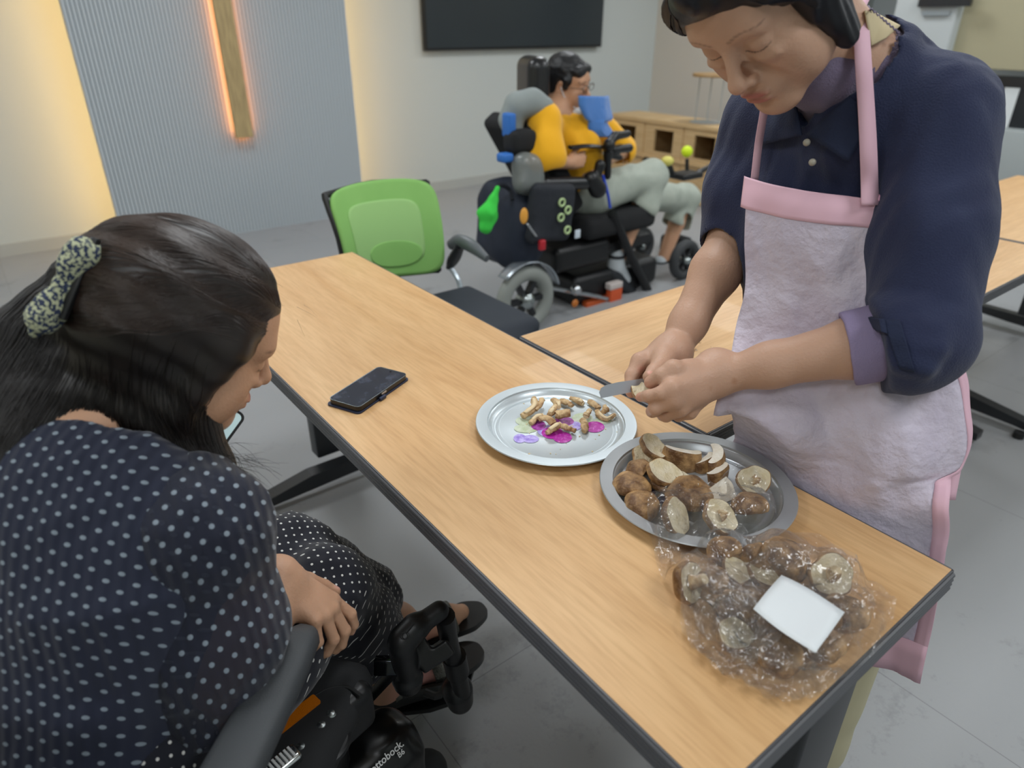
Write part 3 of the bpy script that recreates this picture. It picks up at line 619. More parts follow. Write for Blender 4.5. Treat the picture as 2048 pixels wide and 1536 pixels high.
# strands laid over the hair
def strands(S_, starts, flow, n, step, off, r, seed, name, m, parent, taper=True, jit=.15):
    R_ = np.random.RandomState(seed); P = np.array(starts, float)
    for _ in range(8):
        d0 = S_.ev(P); G = np.stack([S_.ev(P+np.eye(3)[i]*1e-3)-d0 for i in range(3)], 1); G /= np.linalg.norm(G, axis=1)[:, None]+1e-9; P = P-G*d0[:, None]*.9; N = len(P); path = [P.copy()]; J = R_.normal(size=(N, 3))*jit; ofs = off*(.3+1.2*R_.rand(N))
    for k in range(n):
        e_ = 1e-3; d0 = S_.ev(P); G = np.stack([S_.ev(P+np.eye(3)[i]*e_)-d0 for i in range(3)], 1)/e_; G /= np.linalg.norm(G, axis=1)[:, None]+1e-9
        V = flow(P, k/n)+J*(.4+k/n); V -= G*np.sum(V*G, 1)[:, None]*.9; V /= np.linalg.norm(V, axis=1)[:, None]+1e-9; P = P+V*step; d0 = S_.ev(P); P = P-G*np.clip(d0-ofs, -.02, .02)[:, None]*.8; path.append(P.copy())
    A = np.stack(path, 1); T_ = np.gradient(A, axis=1); T_ /= np.linalg.norm(T_, axis=2)[..., None]+1e-9
    u = np.cross(T_, -CF); u /= np.linalg.norm(u, axis=2)[..., None]+1e-9; v = np.cross(T_, u); w_ = np.sin(np.linspace(.35, pi*.93, n+1))[None, :, None]*r if taper else r
    ring = [A+u*w_*cos(a)+v*w_*sin(a) for a in (0, 2*pi/3, 4*pi/3)]; V = np.stack(ring, 2).reshape(-1, 3)
    I = np.arange(N)[:, None, None]*(n+1)*3+np.arange(n)[None, :, None]*3; q = np.arange(3)[None, None, :]; q2 = (q+1) % 3
    F = np.stack([I+q, I+q2, I+3+q2, I+3+q], -1).reshape(-1, 4); return mk(name, V, F, m, parent)
R_ = np.random.RandomState(3); st = []
for _ in range(1500):
    a = R_.uniform(-1.5, 1.5); b = R_.uniform(-.02, .09); st.append(p(.012+.006*R_.normal(), b, .14))
fl = lambda P, t: (CH.r[None]*np.sign((P-CH.C)@CH.r-.008)[:, None]*1.0-CH.u[None]*(.35+t*1.8)+CH.f[None]*(.25-.5*t))
strands(Hh, st, fl, 15, .0110, .0006, .0006, 4, 'hair_strands', mat('black_hair_strand', '1c1d26', .32, spec=.6), hair_o, jit=.05)
# trousers and shoes
M_tr = mat('beige_trousers', 'b9b294', .85); Q = SDF()
for sgn in (-1, 1):
    hp = pel+np.array([.0, sgn*.085, -.03]); kn_ = np.array([.995, .40+sgn*.08, .46]); an = np.array([1.0, .40+sgn*.085, .12]); Q.chain([hp, kn_, an], [.064, .060, .052], .04)
Q.cone(pel+(0, -.04, -.07), pel+(0, .04, -.07), .055, .055, .04); Q.plane((0, 0, .09), (0, 0, -1), .002); Q.post = lambda P, D: D+.004*noise(P, 14, 4)
sdf_obj('trousers', Q, .006, M_tr, cook, 1)
for sgn in (-1, 1):
    Q = SDF(); an = np.array([1.0, .40+sgn*.085, .05]); Q.cone(an+(.01, 0, -.01), an+(-.16, sgn*.02, -.02), .036, .032, .02); Q.plane((0, 0, .001), (0, 0, -1), .003); sdf_obj('shoe', Q, .005, mat('shoe_black', '26262a', .6), cook, 1)
# apron
M_apr = mat('apron_film', 'c6bcce', .5, spec=.4, c2='d3cad8', nscale=7, bump=.55, bscale=55); M_pink = mat('apron_pink', 'e3b9c8', .6, spec=.3)
M_apr.node_tree.nodes['Principled BSDF'].inputs['Sheen Weight'].default_value = .1
rowsA = [((1490, 352, 1.05), (1775, 398, .94)), ((1484, 400, 1.05), (1772, 440, .94)), ((1476, 480, 1.06), (1800, 540, .96)), ((1472, 570, 1.07), (1860, 620, 1.0)), ((1450, 650, 1.08), (1888, 690, 1.03)), ((1430, 740, 1.075), (1903, 770, 1.035)), ((1400, 850, 1.065), (1906, 890, 1.035))]
Lr = [PD(*a) for a, b in rowsA]; Rr = [PD(*b) for a, b in rowsA]
Lr += [np.array([.925, .595, .66]), np.array([.94, .60, .52]), np.array([.95, .60, .36])]; Rr += [PX(1897, 1000, .955), PX(1890, 1120, .96), PX(1842, 1364, .985)]
print('apron rows', [(a.round(3), b.round(3)) for a, b in zip(Lr, Rr)])
Lr = catmull(Lr, 10); Rr = catmull(Rr, 10); nR = len(Lr); nC = 61; G = np.zeros((nR, nC, 3)); out = norm((-.86, -.5, .0))
for i in range(nR):
    t = np.linspace(0, 1, nC)[:, None]; wv = norm(Rr[i]-Lr[i]); o_ = norm(np.cross(wv, (0, 0, 1.))); o_ = o_ if o_@out > 0 else -o_
    P = Lr[i]*(1-t)+Rr[i]*t+o_*np.sin(pi*t)**.8*.035
    for _ in range(30):
        d = T0.ev(P); P = P+o_*np.clip(.017-d, 0, .01)[:, None]*.8*(P[:, 2] > .5)[:, None]
    z = P[:, 2]; t = t[:, 0]; s_ = i/nR
    f = .0055*noise(P@np.array([[1, 0, .3], [0, 1, .4], [0, 0, 1.]]), 17, 6)*min(1, .35+s_*1.5)-.010*np.abs(noise(P@np.array([[1, 0, .5], [0, 1, -.6], [0, 0, .7]]), 22, 7))*min(1, .3+s_*1.6)-.003*np.exp(-((P[:, 2]-.80+.05*P[:, 1])/.005)**2)+.006*np.sin(t*21+2*np.sin(s_*5))*s_**1.5+.004*np.sin(t*11+s_*9)*s_
    P = P+np.outer(f, o_)
    P[:, 0] = np.where(z < .735, np.maximum(P[:, 0], .906), np.where(z < .83, np.maximum(P[:, 0], .906-(z-.735)*.7), P[:, 0])); G[i] = P
k1 = 11; ap = MB().grid(G[k1:, 3:-3]).build('apron', M_apr, cook, solid=.0008, autos=0)
def strip(Gs, name, m=M_pink, off=.0012):
    n_ = np.cross(Gs[-1, 0]-Gs[0, 0], Gs[0, -1]-Gs[0, 0]); n_ = norm(n_); n_ = n_ if n_@out > 0 else -n_; return MB().grid(Gs+n_*off).build(name, m, ap, solid=.001, autos=0)
strip(G[:k1+2], 'top_band'); strip(G[k1:, -4:], 'side_hem'); strip(G[-4:], 'bottom_hem')
# tie band at the back right of the waist
ribbon([PD(1885, 690, .975), PD(1903, 780, 1.0), PD(1915, 900, 1.02), PD(1900, 1000, 1.03)], [CR*.008]*4, 'apron_back_edge', M_pink, ap)
# straps
tp = G[0]; sR = tp[int(nC*.87)]; sL = tp[int(nC*.06)]
def draped(P, W, *a, off=.013, tg=(T0, K), **k):
    Q = catmull(np.array(P), 6); Wq = catmull(np.array(W), 6)
    for _ in range(60):
        d = np.min([t.ev(Q) for t in tg], 0); Q = Q+(CC-Q)*np.clip(off-d, 0, .004)[:, None]*1.1
    Q[1:-1] = (Q[:-2]+2*Q[1:-1]+Q[2:])/4; return ribbon(Q, Wq, *a, sm=2, **k)
draped([PD(1740, 410, .93), PD(1738, 330, .925), PD(1734, 240, .90), PD(1727, 130, .882), PD(1722, 50, .875), PD(1722, 8, .885), PD(1760, -40, .93)], [CR*.0118, CR*.0115, CR*.0110, CR*.0105, CR*.010, CR*.008, CR*.008], 'strap', M_pink, ap, .0015)
draped([PD(1509, 360, 1.045), PD(1517, 290, 1.025), PD(1527, 230, 1.0), PD(1537, 180, .975), PD(1600, 120, .95)], [CR*.0058]*5, 'strap', M_pink, ap, .0015)
for yy in (413, 444):
    c = PD(1735, yy, .97); n_ = -CF; o = MB(); 
    for _ in range(25):
        if T0.ev(c[None])[0] < .0165: c = c+n_*.003
    o.lathe([(.0001, .0035), (.006, .003), (.0078, .001), (.008, -.001)], c, 20, frame(-CU, n_)@np.eye(3)); o.build('snap_button', mat('snap_pink', 'dca0ba', .4), ap)
# shirt collar wings
def sheet(pts, name, m, parent, off, th=.003, dirv=None, tgt=None, n=10):
    """four-sided cloth patch laid on a surface: corners in order, pushed outwards until it clears the target"""
    A, B, C_, D_ = [np.asarray(q) for q in pts]; G_ = np.zeros((n+1, n+1, 3)); dv = norm(-CF if dirv is None else dirv)
    for i in range(n+1):
        for j in range(n+1): u, v = i/n, j/n; G_[i, j] = (A*(1-u)+B*u)*(1-v)+(D_*(1-u)+C_*u)*v
    P = G_.reshape(-1, 3)
    if tgt is not None:
        for _ in range(40): d = tgt.ev(P); P = P+((CC-P) if dirv is None else dv)*np.clip(off-d, -.006, .006)[:, None]
    return MB().grid(P.reshape(n+1, n+1, 3)).build(name, m, parent, solid=th)
M_col = mat('navy_linen_collar', '1a2440', .85, bump=.25, bscale=420)
KT = SDF(); torso_(KT); KT.cone(nkb+(chest-nkb)*.3, nkb, .11, .07, .03); KT.cone(PD(1622, 235, .985), nkb, .030, .065, .03); KT.post = shirt_post
sheet([PD(1700, 190, .9), PD(1612, 268, .93), PD(1696, 324, .93), PD(1745, 240, .9)], 'collar', M_col, sh, .006, tgt=KT)
sheet([PD(1590, 200, .95), PD(1604, 270, .96), PD(1508, 294, 1.0), PD(1530, 215, .98)], 'collar', M_col, sh, .006, tgt=KT)
sheet([PD(1672, 620, .9), PD(1684, 638, .9), PD(1775, 668, .87), PD(1770, 640, .87)], 'cuff_tab', M_col, sh, .005, tgt=T, th=.004)
sheet([PD(1765, 640, .88), PD(1800, 738, .88), PD(1830, 745, .88), PD(1800, 640, .87)], 'cuff_tab', M_col, sh, .003, tgt=T, th=.003)
class Both:
    def ev(s, P): return np.minimum(KT.ev(P), S.ev(P))
sheet([PD(1728, 14, .93), PD(1742, 92, .92), PD(1772, 76, .90), PD(1800, 52, .90)], 'neck_lining', mat('cream_lining', 'c4b592', .9), sh, .004, tgt=Both(), th=.002)
lz = [PD(1734+i*3.4, 14+i*2.9-(5 if i % 2 else 0), .92) for i in range(20)]; lz = [q+(CC-q)*.0 for q in lz]
for i, q in enumerate(lz):
    for _ in range(40):
        d = Both().ev(q[None])[0]
        q = q+(CC-q)*np.clip(.005-d, -.004, .004)
    lz[i] = q
MB().tube(lz, .0011, 6, smooth=3).build('lace_trim', M_lav, sh)
for c_ in (PD(1600, 296, .97), PD(1604, 340, .98)):
    for _ in range(40):
        if KT.ev(c_[None])[0] < .008: c_ = c_-CF*.002
    MB().ell(c_, (.005, .005, .005)).build('button', mat('button_pearl', 'a8a294', .3), sh)
# ---------------------------------------------------------------- knife and the mushroom being cut
kn0, kn1 = Lp(290, 610, 1.03), Lp(860, 500, 1.045); kd = norm(kn1-kn0); kup = norm(np.cross(kd, CF)); kn_n = np.cross(kd, kup)
kf = empty('table_knife', kn1, label='steel round-tipped table knife held in the far hand over the tray', cat='knife')
o = MB(); L_ = np.linalg.norm(kn1-kn0); hw = .0095; pl = [(0, -hw), (L_, -hw*.9), (L_, hw*.8), (.03, hw), (.012, hw*.92), (.003, hw*.6), (-.001, 0), (.0, -hw*.6)]
o.prism([(a, b) for a, b in pl], .0014, kn0-kn_n*.0007, np.stack([kd, kup, np.cross(kd, kup)], 1)); o.build('blade', mat('knife_steel', 'aeb3ba', .35, metal=.6), kf, smooth=False)
o = MB(); o.tube([kn1, kn1+kd*.04, kn1+kd*.105], [.006, .0075, .007], 12, flat=.7); o.build('handle', mat('knife_handle_steel', 'a4a8ad', .25, metal=1), kf)
# ---------------------------------------------------------------- person in the near power wheelchair, seen from behind
g_ = norm((.77, .64, 0)); s_ = norm((.64, -.77, 0)); Z_ = np.array([0, 0, 1.])
lady = empty('person', (-.07, .71, 0), label='seated person with long brown hair in navy polka-dot dress, seen from behind', cat='person')
M_skin2 = skin_mat('skin_of_seated_person')
LH = Head(PD(370, 668, .83), cam2w((.73, .22, .65)), cam2w((.35, -.85, -.40)), 1.0)
shR = PD(415, 1055, .80); N = shR-s_*.155+(0, 0, .085)-g_*.0; shL = N-s_*.165+(0, 0, -.07)
elR, wrR = PD(455, 1440, .885), np.array([.186, .782, .665]); elL, wrL = shL+np.array([.03, .06, -.25]), PD(400, 935, .94)
P_ = np.array([-.10, .75, .56]); hipR, hipL = P_+s_*.09, P_-s_*.09
knR, knL = PZ(655, 1178, .52), PZ(578, 1112, .52); print('lady', N, shR, elR, LH.C, knR, knL); hlR = PZ(765, 1370, .14); toR = PZ(935, 1300, .125); hlL = PZ(800, 1270, .16); toL = hlL+(toR-hlR)*.9
anR, anL = hlR+(.01, 0, .045), hlL+(0, 0, .04)
S = SDF(); LH.add(S, ears=True)
S.cone(LH.p(0, -.03, -.05), N, .050, .058, .03); ub = N-g_*.02+(0, 0, -.12); S.cone(N, ub, .06, .10, .04); S.cone(ub, P_, .10, .12, .05); S.cone(N+(0, 0, -.03), shR, .05, .048, .03); S.cone(N+(0, 0, -.03), shL, .05, .048, .03)
S.chain([shR, elR], [.050, .047], .02); S.chain([elR, elR+(wrR-elR)*.3, elR+(wrR-elR)*.75, wrR], [.046, .046, .036, .0285], .02); S.chain([shL, elL, wrL], [.050, .044, .028], .02)
for h_, k_, a_, l_, t_ in ((hipR, knR, anR, hlR, toR), (hipL, knL, anL, hlL, toL)):
    S.chain([h_, k_, a_], [.075, .055, .038], .03); d_ = t_-l_; S.cone(a_, l_+(0, 0, -.005), .038, .034, .02); S.cone(l_, l_+d_*.6, .034, .030, .03); S.cone(l_+d_*.6, l_+d_*.85, .030, .018, .02)
nl = hand(S, wrR, PZ(648, 1222, .61)-wrR, -s_, Z_+g_*.1, .98, curl=((.25, .5, .5), (.5, .6, .5), (.6, .7, .5), (.7, .8, .6)), spread=.2)
S.cone(wrR, wrR+(PZ(648, 1222, .61)-wrR)*.15, .0285, .025, .02)
# left hand round the phone
pa, pw = cam2w(norm((.42, -.72, .30))), cam2w(norm((.80, .40, .35))); pw = norm(pw-pa*(pw@pa)); pn = np.cross(pa, pw); pn = pn if pn@(LH.C-PD(430, 900, .88)) > 0 else -pn
pcn = PD(487, 836, .92)-pa*.075-pw*.036
hw_ = wrL; S.cone(wrL, pcn-pn*.022-pa*.05, .026, .024, .015); S.cone(pcn-pn*.022-pa*.05-pw*.02, pcn-pn*.022-pa*.05+pw*.02, .016, .014, .015)
for i in range(4):
    b_ = pcn-pn*.016+pa*(-.055+.019*i); S.chain([b_-pw*.01, b_+pw*.03, b_+pw*.042+pn*.012], [.011, .009, .008], .006)
S.chain([pcn-pn*.02-pa*.05-pw*.02, pcn-pn*.01-pa*.03-pw*.046, pcn+pn*.006-pw*.044], [.015, .012, .009], .008)
def lady_col(V):
    sp = LH.spots('b56b63')
    for q in (-1, 1):
        for t in np.linspace(0, 1, 7): sp.append((LH.p(q*(.016+.034*t), .09-.012*t*t, .026+.005*sin(pi*t*.8)), np.array((.006, .014, .0035)), LH.M, '3a2c28', .8))
        for t in np.linspace(-1, 1, 9): sp.append((LH.p(q*.032+.0145*t, .089, -.002-.0022*(1-t*t)), np.array((.0026, .014, .0018)), LH.M, '1c1513', .6))
    sp += nl; sp.append((hlR+(toR-hlR)*.4, .12, None, 'c48f88', .7))
    return paint(V, 'c99c7e', sp)
sdf_obj('body', S, .0024, M_skin2, lady, 1, lady_col)
# polka-dot dress
def dots_mat(name, base, dotc, pitch, rad, alpha=1, rib=0):
    m = mat(name, base, .85, sheen=.2, alpha=alpha); nt = m.node_tree; b = nt.nodes['Principled BSDF']; L = nt.links.new
    a = nd(nt, 'ShaderNodeAttribute', attribute_name='puv'); mp = nd(nt, 'ShaderNodeMapping', vector_type='POINT'); mp.inputs['Rotation'].default_value = (0, 0, pi/4); mp.inputs['Scale'].default_value = (1/pitch, 1/pitch, 0); L(a.outputs['Vector'], mp.inputs[0])
    fr = nd(nt, 'ShaderNodeVectorMath', operation='FRACTION'); L(mp.outputs[0], fr.inputs[0]); sb = nd(nt, 'ShaderNodeVectorMath', operation='SUBTRACT'); sb.inputs[1].default_value = (.5, .5, 0); L(fr.outputs[0], sb.inputs[0])
    ln = nd(nt, 'ShaderNodeVectorMath', operation='LENGTH'); L(sb.outputs[0], ln.inputs[0]); lt = nd(nt, 'ShaderNodeMath', operation='LESS_THAN'); lt.inputs[1].default_value = rad/pitch; L(ln.outputs['Value'], lt.inputs[0])
    mx = nd(nt, 'ShaderNodeMix', data_type='RGBA'); mx.inputs[6].default_value = (*s2l(base), 1); mx.inputs[7].default_value = (*s2l(dotc), 1); L(lt.outputs[0], mx.inputs[0]); L(mx.outputs[2], b.inputs['Base Color'])
    if alpha < 1: al = nd(nt, 'ShaderNodeMath', operation='MAXIMUM'); al.inputs[1].default_value = alpha; L(lt.outputs[0], al.inputs[0]); L(al.outputs[0], b.inputs['Alpha'])
    if rib:
        w_ = nd(nt, 'ShaderNodeTexWave', wave_type='BANDS', bands_direction='X', i_Scale=rib); L(a.outputs['Vector'], w_.inputs[0]); bp = nd(nt, 'ShaderNodeBump', i_Strength=.35, i_Distance=.004); L(w_.outputs[1], bp.inputs['Height']); L(bp.outputs[0], b.inputs['Normal'])
    return m
M_dress = dots_mat('polka_chiffon', '1b2136', '84909b', .0172, .0029, rib=26); M_sleeve = dots_mat('polka_chiffon_sheer', '191e31', '84909b', .0172, .0029, .84, rib=26); M_pants = dots_mat('polka_crepe', '0f1220', 'dcdcd8', .0140, .0019)
T = SDF(); T.cone(ub, P_+(0, 0, .04), .172, .142, .06, flat=g_, fr=.72); T.cone(N+(0, 0, -.055)-g_*.01, ub, .10, .165, .06, flat=g_, fr=.75); T.cone(N+(0, 0, -.05), shR, .060, .052, .05); T.cone(N+(0, 0, -.05), shL, .062, .068, .05); T.ell(shR+(0, 0, -.03)-s_*.02, .052, None, .04); T.ell(P_+(0, 0, -.01), (.14, .14, .10), None, .06)
T.cone(N+(0, 0, -.02), N+(LH.C-N)*.8, .060, .07, .008, 's')
T.post = lambda P, D: D+.004*noise(P*np.array([1, 1, .5]), 20, 9)+.0022*noise(P*np.array([1, 1, .4]), 60, 11)
def uvt(V): q = V-P_; return np.stack([q@s_+.006*noise(V, 9, 3), (q@g_+q[:, 2])*.95+.006*noise(V, 9, 4)], 1)
dr = sdf_obj('dress', T, .004, M_dress, lady, 1, uv=uvt)
Q = SDF(); ad = norm(elR-shR); sm = shR+(elR-shR)*.5; out_ = -g_*.006
Q.chain([shR+(N-shR)*.12, sm+out_, elR+ad*-.005+out_*1.6], [.073, .082, .073], .03); Q.ell(shR+out_, .075, None, .03)
Q.post = lambda P, D: D+.0055*noise(P*np.array([1, 1, .35]), 26, 12)+.002*noise(P, 60, 13)
Q.box(elR+ad*.028, (.13, .04, .13), frame(norm(ad+s_*.22-g_*.1)), .004, .004, 's')
Mf = frame(ad, g_)
def uvs(V): q = V-shR; return np.stack([q@np.array([.99, -.08, 0]), q@np.array([.05, .70, .71])], 1)
sv, sf = Q.mesh(.004); sv = relax(sv, sf, 1)
mk('sleeve', sv, sf, M_sleeve, lady, uv=uvs(sv))
Q2 = SDF(); Q2.chain([shL+(N-shL)*.1, shL+(elL-shL)*.5, shL+(elL-shL)*.9], [.072, .085, .08], .03); Q2.post = Q.post
v_, f_ = Q2.mesh(.006); mk('sleeve', v_, f_, M_sleeve, lady, uv=uvs(v_))
W = SDF()
for h_, k_, a_ in ((hipR, knR, anR), (hipL, knL, anL)): hm = k_+(a_-k_)*.62+(a_-k_)*0; W.chain([h_, h_+(k_-h_)*.6, k_], [.088, .080, .068], .05); W.cone(k_, hm, .070, .082, .04)
W.cone(hipR+g_*.1, hipL+g_*.1, .085, .085, .06)
W.post = lambda P, D: D+.0065*noise(P, 22, 14)+.002*noise(P, 70, 15)
W.plane((0, 0, .285), norm((-.15, 0, -1)), .004)
def uvl(V): k = np.minimum(0, V[:, 2]-.54); return np.stack([V@s_*.8-V[:, 2]*.6, V@g_-k], 1)
sdf_obj('trousers', W, .0045, M_pants, lady, 1, uv=uvl)
# hair
M_hb = mat('brown_hair', '15100d', .42, spec=.5, c2='231a16', nscale=6); M_hs = mat('brown_hair_strand', '2b1f1a', .36, spec=.7, c2='3c2c24', nscale=9); M_hs2 = mat('brown_hair_strand_dark', '17110f', .38, spec=.6)
p = LH.p; clip = PD(152, 575, .80); H1 = SDF()
H1.ell(p(0, -.013, .047), (.083, .106, .091), LH.M, .02); H1.ell(p(0, -.04, -.01), (.082, .080, .09), LH.M, .03); H1.cone(p(0, -.07, .03), clip+(p(0, 0, 0)-clip)*.25, .07, .045, .05)
for q in (-1, 1): H1.cone(p(q*.068, .03, .03), p(q*.076, .0, -.06), .022, .02, .03)
H1.ell(p(0, .07, -.062), (.062, .070, .088), LH.M, .012, 's')
H2 = SDF(); chA = [clip+(p(0, 0, 0)-clip)*.12, PD(95, 690, .79), PD(45, 800, .77), PD(0, 905, .75), PD(-50, 1010, .73)]; chB = [PD(300, 690, .83), PD(305, 780, .835), PD(335, 865, .84), PD(395, 935, .845), PD(462, 1000, .85)]; chC = [PD(200, 680, .81), PD(170, 760, .80), PD(70, 850, .77), PD(-10, 950, .74)]
H2.chain(chA, [.040, .050, .050, .042, .03], .03); H2.chain(chB, [.082, .066, .050, .034, .016], .03); H2.chain(chC, [.06, .05, .045, .04], .03); chD = [PD(385, 700, .84), PD(338, 790, .845), PD(340, 880, .85), PD(405, 950, .85)]; H2.chain(chD, [.026, .024, .022, .016], .03); H2.cone(PD(215, 755, .81), PD(275, 805, .82), .055, .05, .03); H2.cone(PD(150, 795, .785), PD(250, 835, .805), .034, .03, .03)
HH = SDF(); HH.p = H1.p+H2.p
def hp_(P, D): q = (P-LH.C)@LH.M; return D+.0010*np.sin(q[:, 2]*190+4*np.sin(q[:, 1]*18)+3*np.sin(q[:, 0]*22))+.0015*noise(P, 22, 16)
HH.post = hp_
hair = sdf_obj('hair', HH, .0035, M_hb, lady, 1, one=True)
R_ = np.random.RandomState(11); st = []
for _ in range(4200):
    a = R_.uniform(-1.2, 2.15); t_ = R_.rand()**1.3*1.5; st.append(p(.1*sin(a)*sin(t_+.35), -.02+.11*cos(t_), .03+.1*cos(a)*sin(t_+.35)))
def flA(P, t): d = clip-P; l = np.linalg.norm(d, axis=1)[:, None]; return d/l*1.0+LH.r[None]*0
strands(HH, st, flA, 20, .0115, .0007, .0006, 12, 'hair_strands', M_hs, hair, jit=.05)
def flB(chs, rad):
    A = np.vstack([np.array(c)[:-1] for c in chs]); B = np.vstack([np.array(c)[1:] for c in chs])
    def f(P, t):
        ab = B-A; tt = np.clip(((P[:, None]-A[None])*ab[None]).sum(2)/(ab*ab).sum(1)[None], 0, 1); d = np.linalg.norm(P[:, None]-A[None]-tt[..., None]*ab[None], axis=2); w_ = np.exp(-d/rad); w_ /= w_.sum(1)[:, None]; T_ = ab/np.linalg.norm(ab, axis=1)[:, None]; return w_@T_
    return f
st = []; 
for ch, rr, n_ in ((chA, .05, 1300), (chB, .08, 1500), (chC, .055, 900), (chD, .03, 500)):
    for _ in range(n_): v = norm(R_.normal(size=3)); i = R_.randint(0, len(ch)-2); st.append(ch[i]+(ch[i+1]-ch[i])*R_.rand()+v*rr)
strands(HH, st, flB([chA, chB, chC, chD], .015), 15, .0125, .0012, .0006, 13, 'hair_strands', M_hs2, hair, jit=.06)
# loose wisps at the ends and by the forehead
def wisps(roots, dirs, n, L, r, seed, m, curl=.3):
    R2 = np.random.RandomState(seed); b = MB()
    for _ in range(n):
        i = R2.randint(len(roots)); q = roots[i]+R2.normal(size=3)*.012; d = norm(dirs[i]+R2.normal(size=3)*.25); pts = [q]
        for k in range(6): d = norm(d+R2.normal(size=3)*curl*.4+(0, 0, -.10)); q = q+d*L/6*(.6+.8*R2.rand()); pts.append(q)
        b.tube(pts, np.linspace(r, r*.3, 7), 3, cap=False)
    return b
b = wisps([PD(470, 950, .845), PD(460, 920, .845), PD(490, 995, .85)], [cam2w((.5, .5, 0)), cam2w((.8, .2, 0)), cam2w((.2, .9, 0))], 90, .05, .0003, 5, M_hs); b.build('hair_wisps', M_hs2, hair, autos=0)
b = wisps([p(.02, .10, .07), p(-.02, .10, .08), p(.05, .08, .08)], [cam2w((.6, .5, .3))]*3, 6, .03, .0002, 6, M_hs); b.build('hair_wisps', M_hs, hair, autos=0)
# bow clip
bc = empty('hair_clip', tuple(clip), label='speckled blue and cream bow clip fastened in the brown hair', cat='hair clip')
M_tw = mat('tweed_bow', '2a3550', .85, c2='b9bd9c', nscale=260, thresh=(.47, .53), nd_detail=1); up_ = cam2w(norm((.38, -.9, 0))); sd_ = cam2w((.9, .38, 0)); tw = -CF
cb = PD(128, 570, .70)
for sg, nm in ((1, 'bow_loop'), (-1, 'bow_loop')):
    Q = SDF(); a_ = cb; e_ = cb+up_*sg*.035+sd_*.012*sg; Q.cone(a_, e_, .009, .018, .01, flat=sd_, fr=.55); Q.ell(cb+up_*sg*.030, (.020, .024, .010), np.stack([tw, up_, sd_], 1), .01); Q.post = lambda P, D: D+.0012*noise(P, 160, 17); sdf_obj(nm, Q, .002, M_tw, bc, 1)
Q = SDF(); Q.ell(cb, (.010, .010, .012), None, .01); Q.cone(cb, cb-up_*.05-sd_*.008, .008, .012, .01, flat=sd_, fr=.4); sdf_obj('knot', Q, .002, M_tw, bc, 1)
MB().box(cb+sd_*.012+up_*.012, (.004, .045, .004), np.stack([sd_, up_, np.cross(sd_, up_)], 1), bev=.0015).build('barrette', M_blackp, bc)
# her phone
ph2 = empty('smartphone', tuple(pcn), label='black-cased smartphone held upright in front of the seated person in the polka-dot dress', cat='phone')
Rq = np.stack([pw, pa, np.cross(pw, pa)], 1); zs = 1 if np.cross(pw, pa)@pn > 0 else -1
q = MB(); q.prism(rrect(.038, .079, .009), .011, pcn-np.cross(pw, pa)*.0055, Rq); q.build('casing', M_blackp, ph2, autos=30)
q = MB(); q.prism(rrect(.0345, .0755, .006), .0006, pcn+pn*(.0056 if zs > 0 else .0062), Rq); q.build('screen', mat('phone_painted_reflection', 'c8dde0', .12, emis='bfe0e4', emis_s=.35), ph2, autos=30)  # reflection on the glass put into its pale colour and faint glow
# sandals
M_sole = mat('sandal_black', '1a1b1d', .4, spec=.6); M_strap = mat('sandal_pewter', '6b6c66', .35, metal=.7, bump=.4, bscale=260); M_gold = mat('gold_chain', 'a48a55', .3, metal=1)
for i, (l_, t_) in enumerate(((hlR, toR), (hlL, toL))):
    sd = empty('sandal', tuple(l_), label=('black sandal with a pewter strap on the nearer foot, resting on the footplate', 'black sandal with a gold chain strap on the far foot, behind the footrest hanger')[i], cat='sandal')
    d_ = norm((t_-l_)*(1, 1, 0)); n_ = np.cross(d_, Z_); L_ = np.linalg.norm(t_-l_); base = l_+(0, 0, -.040)
    pr = [(-.035, -.022), (-.035, .022), (-.02, .033), (.06, .030), (.15, .042), (L_, .040), (L_+.03, .022), (L_+.036, 0), (L_+.03, -.02), (L_, -.036), (.15, -.04), (.06, -.030), (-.02, -.033)]
    pr2 = catmull([(a, b, 0) for a, b in pr]+[(pr[0][0], pr[0][1], 0)], 4)[:-1, :2]; Rf = np.stack([d_, -n_, Z_], 1)
    MB().prism([tuple(x) for x in pr2][::-1], .016, base+(0, 0, -.004), Rf).build('sole', M_sole, sd, autos=40)
    for f0, f1, mm, w_ in ((.55, .60, M_strap, .017), (.18, .10, M_strap if i == 0 else M_gold, .007)):
        a0 = base+d_*L_*f0-n_*.036; a1 = base+d_*L_*f1+n_*.036; md = (a0+a1)/2+(0, 0, .075 if f0 > .5 else .10); q1 = a0+(0, 0, .035)-n_*.002; q2 = a1+(0, 0, .035)+n_*.002
        ribbon([a0+(0, 0, .008), q1, md, q2, a1+(0, 0, .008)], [d_*w_]*5, 'strap', mm, sd, .003)
# ---------------------------------------------------------------- the near power wheelchair
WO = np.array([-.07, .71, 0]); Rw = np.stack([g_, -s_, Z_], 1)
def WC(f, r, z): return WO+g_*f+s_*r+Z_*z
wc = empty('power_wheelchair', tuple(WO), label='black power wheelchair with amber side reflector under the person in polka dots', cat='wheelchair')
M_frame = mat('wheelchair_black', '111214', .42, spec=.45); M_arm = mat('armrest_grey', '3c3f42', .62, bump=.2, bscale=500); M_seat = mat('seat_fabric_black', '1b1c1e', .9); M_amber = mat('amber_reflector', 'c06a08', .25, spec=.8, bump=.3, bscale=600); M_white = mat('white_print', 'e8e8e8', .5)
MB().box(WC(.06, 0, .43), (.24, .215, .035), Rw, bev=.03).build('seat', M_seat, wc); MB().box(WC(-.22, 0, .66), (.035, .20, .22), Rw, bev=.03).build('backrest', M_seat, wc)
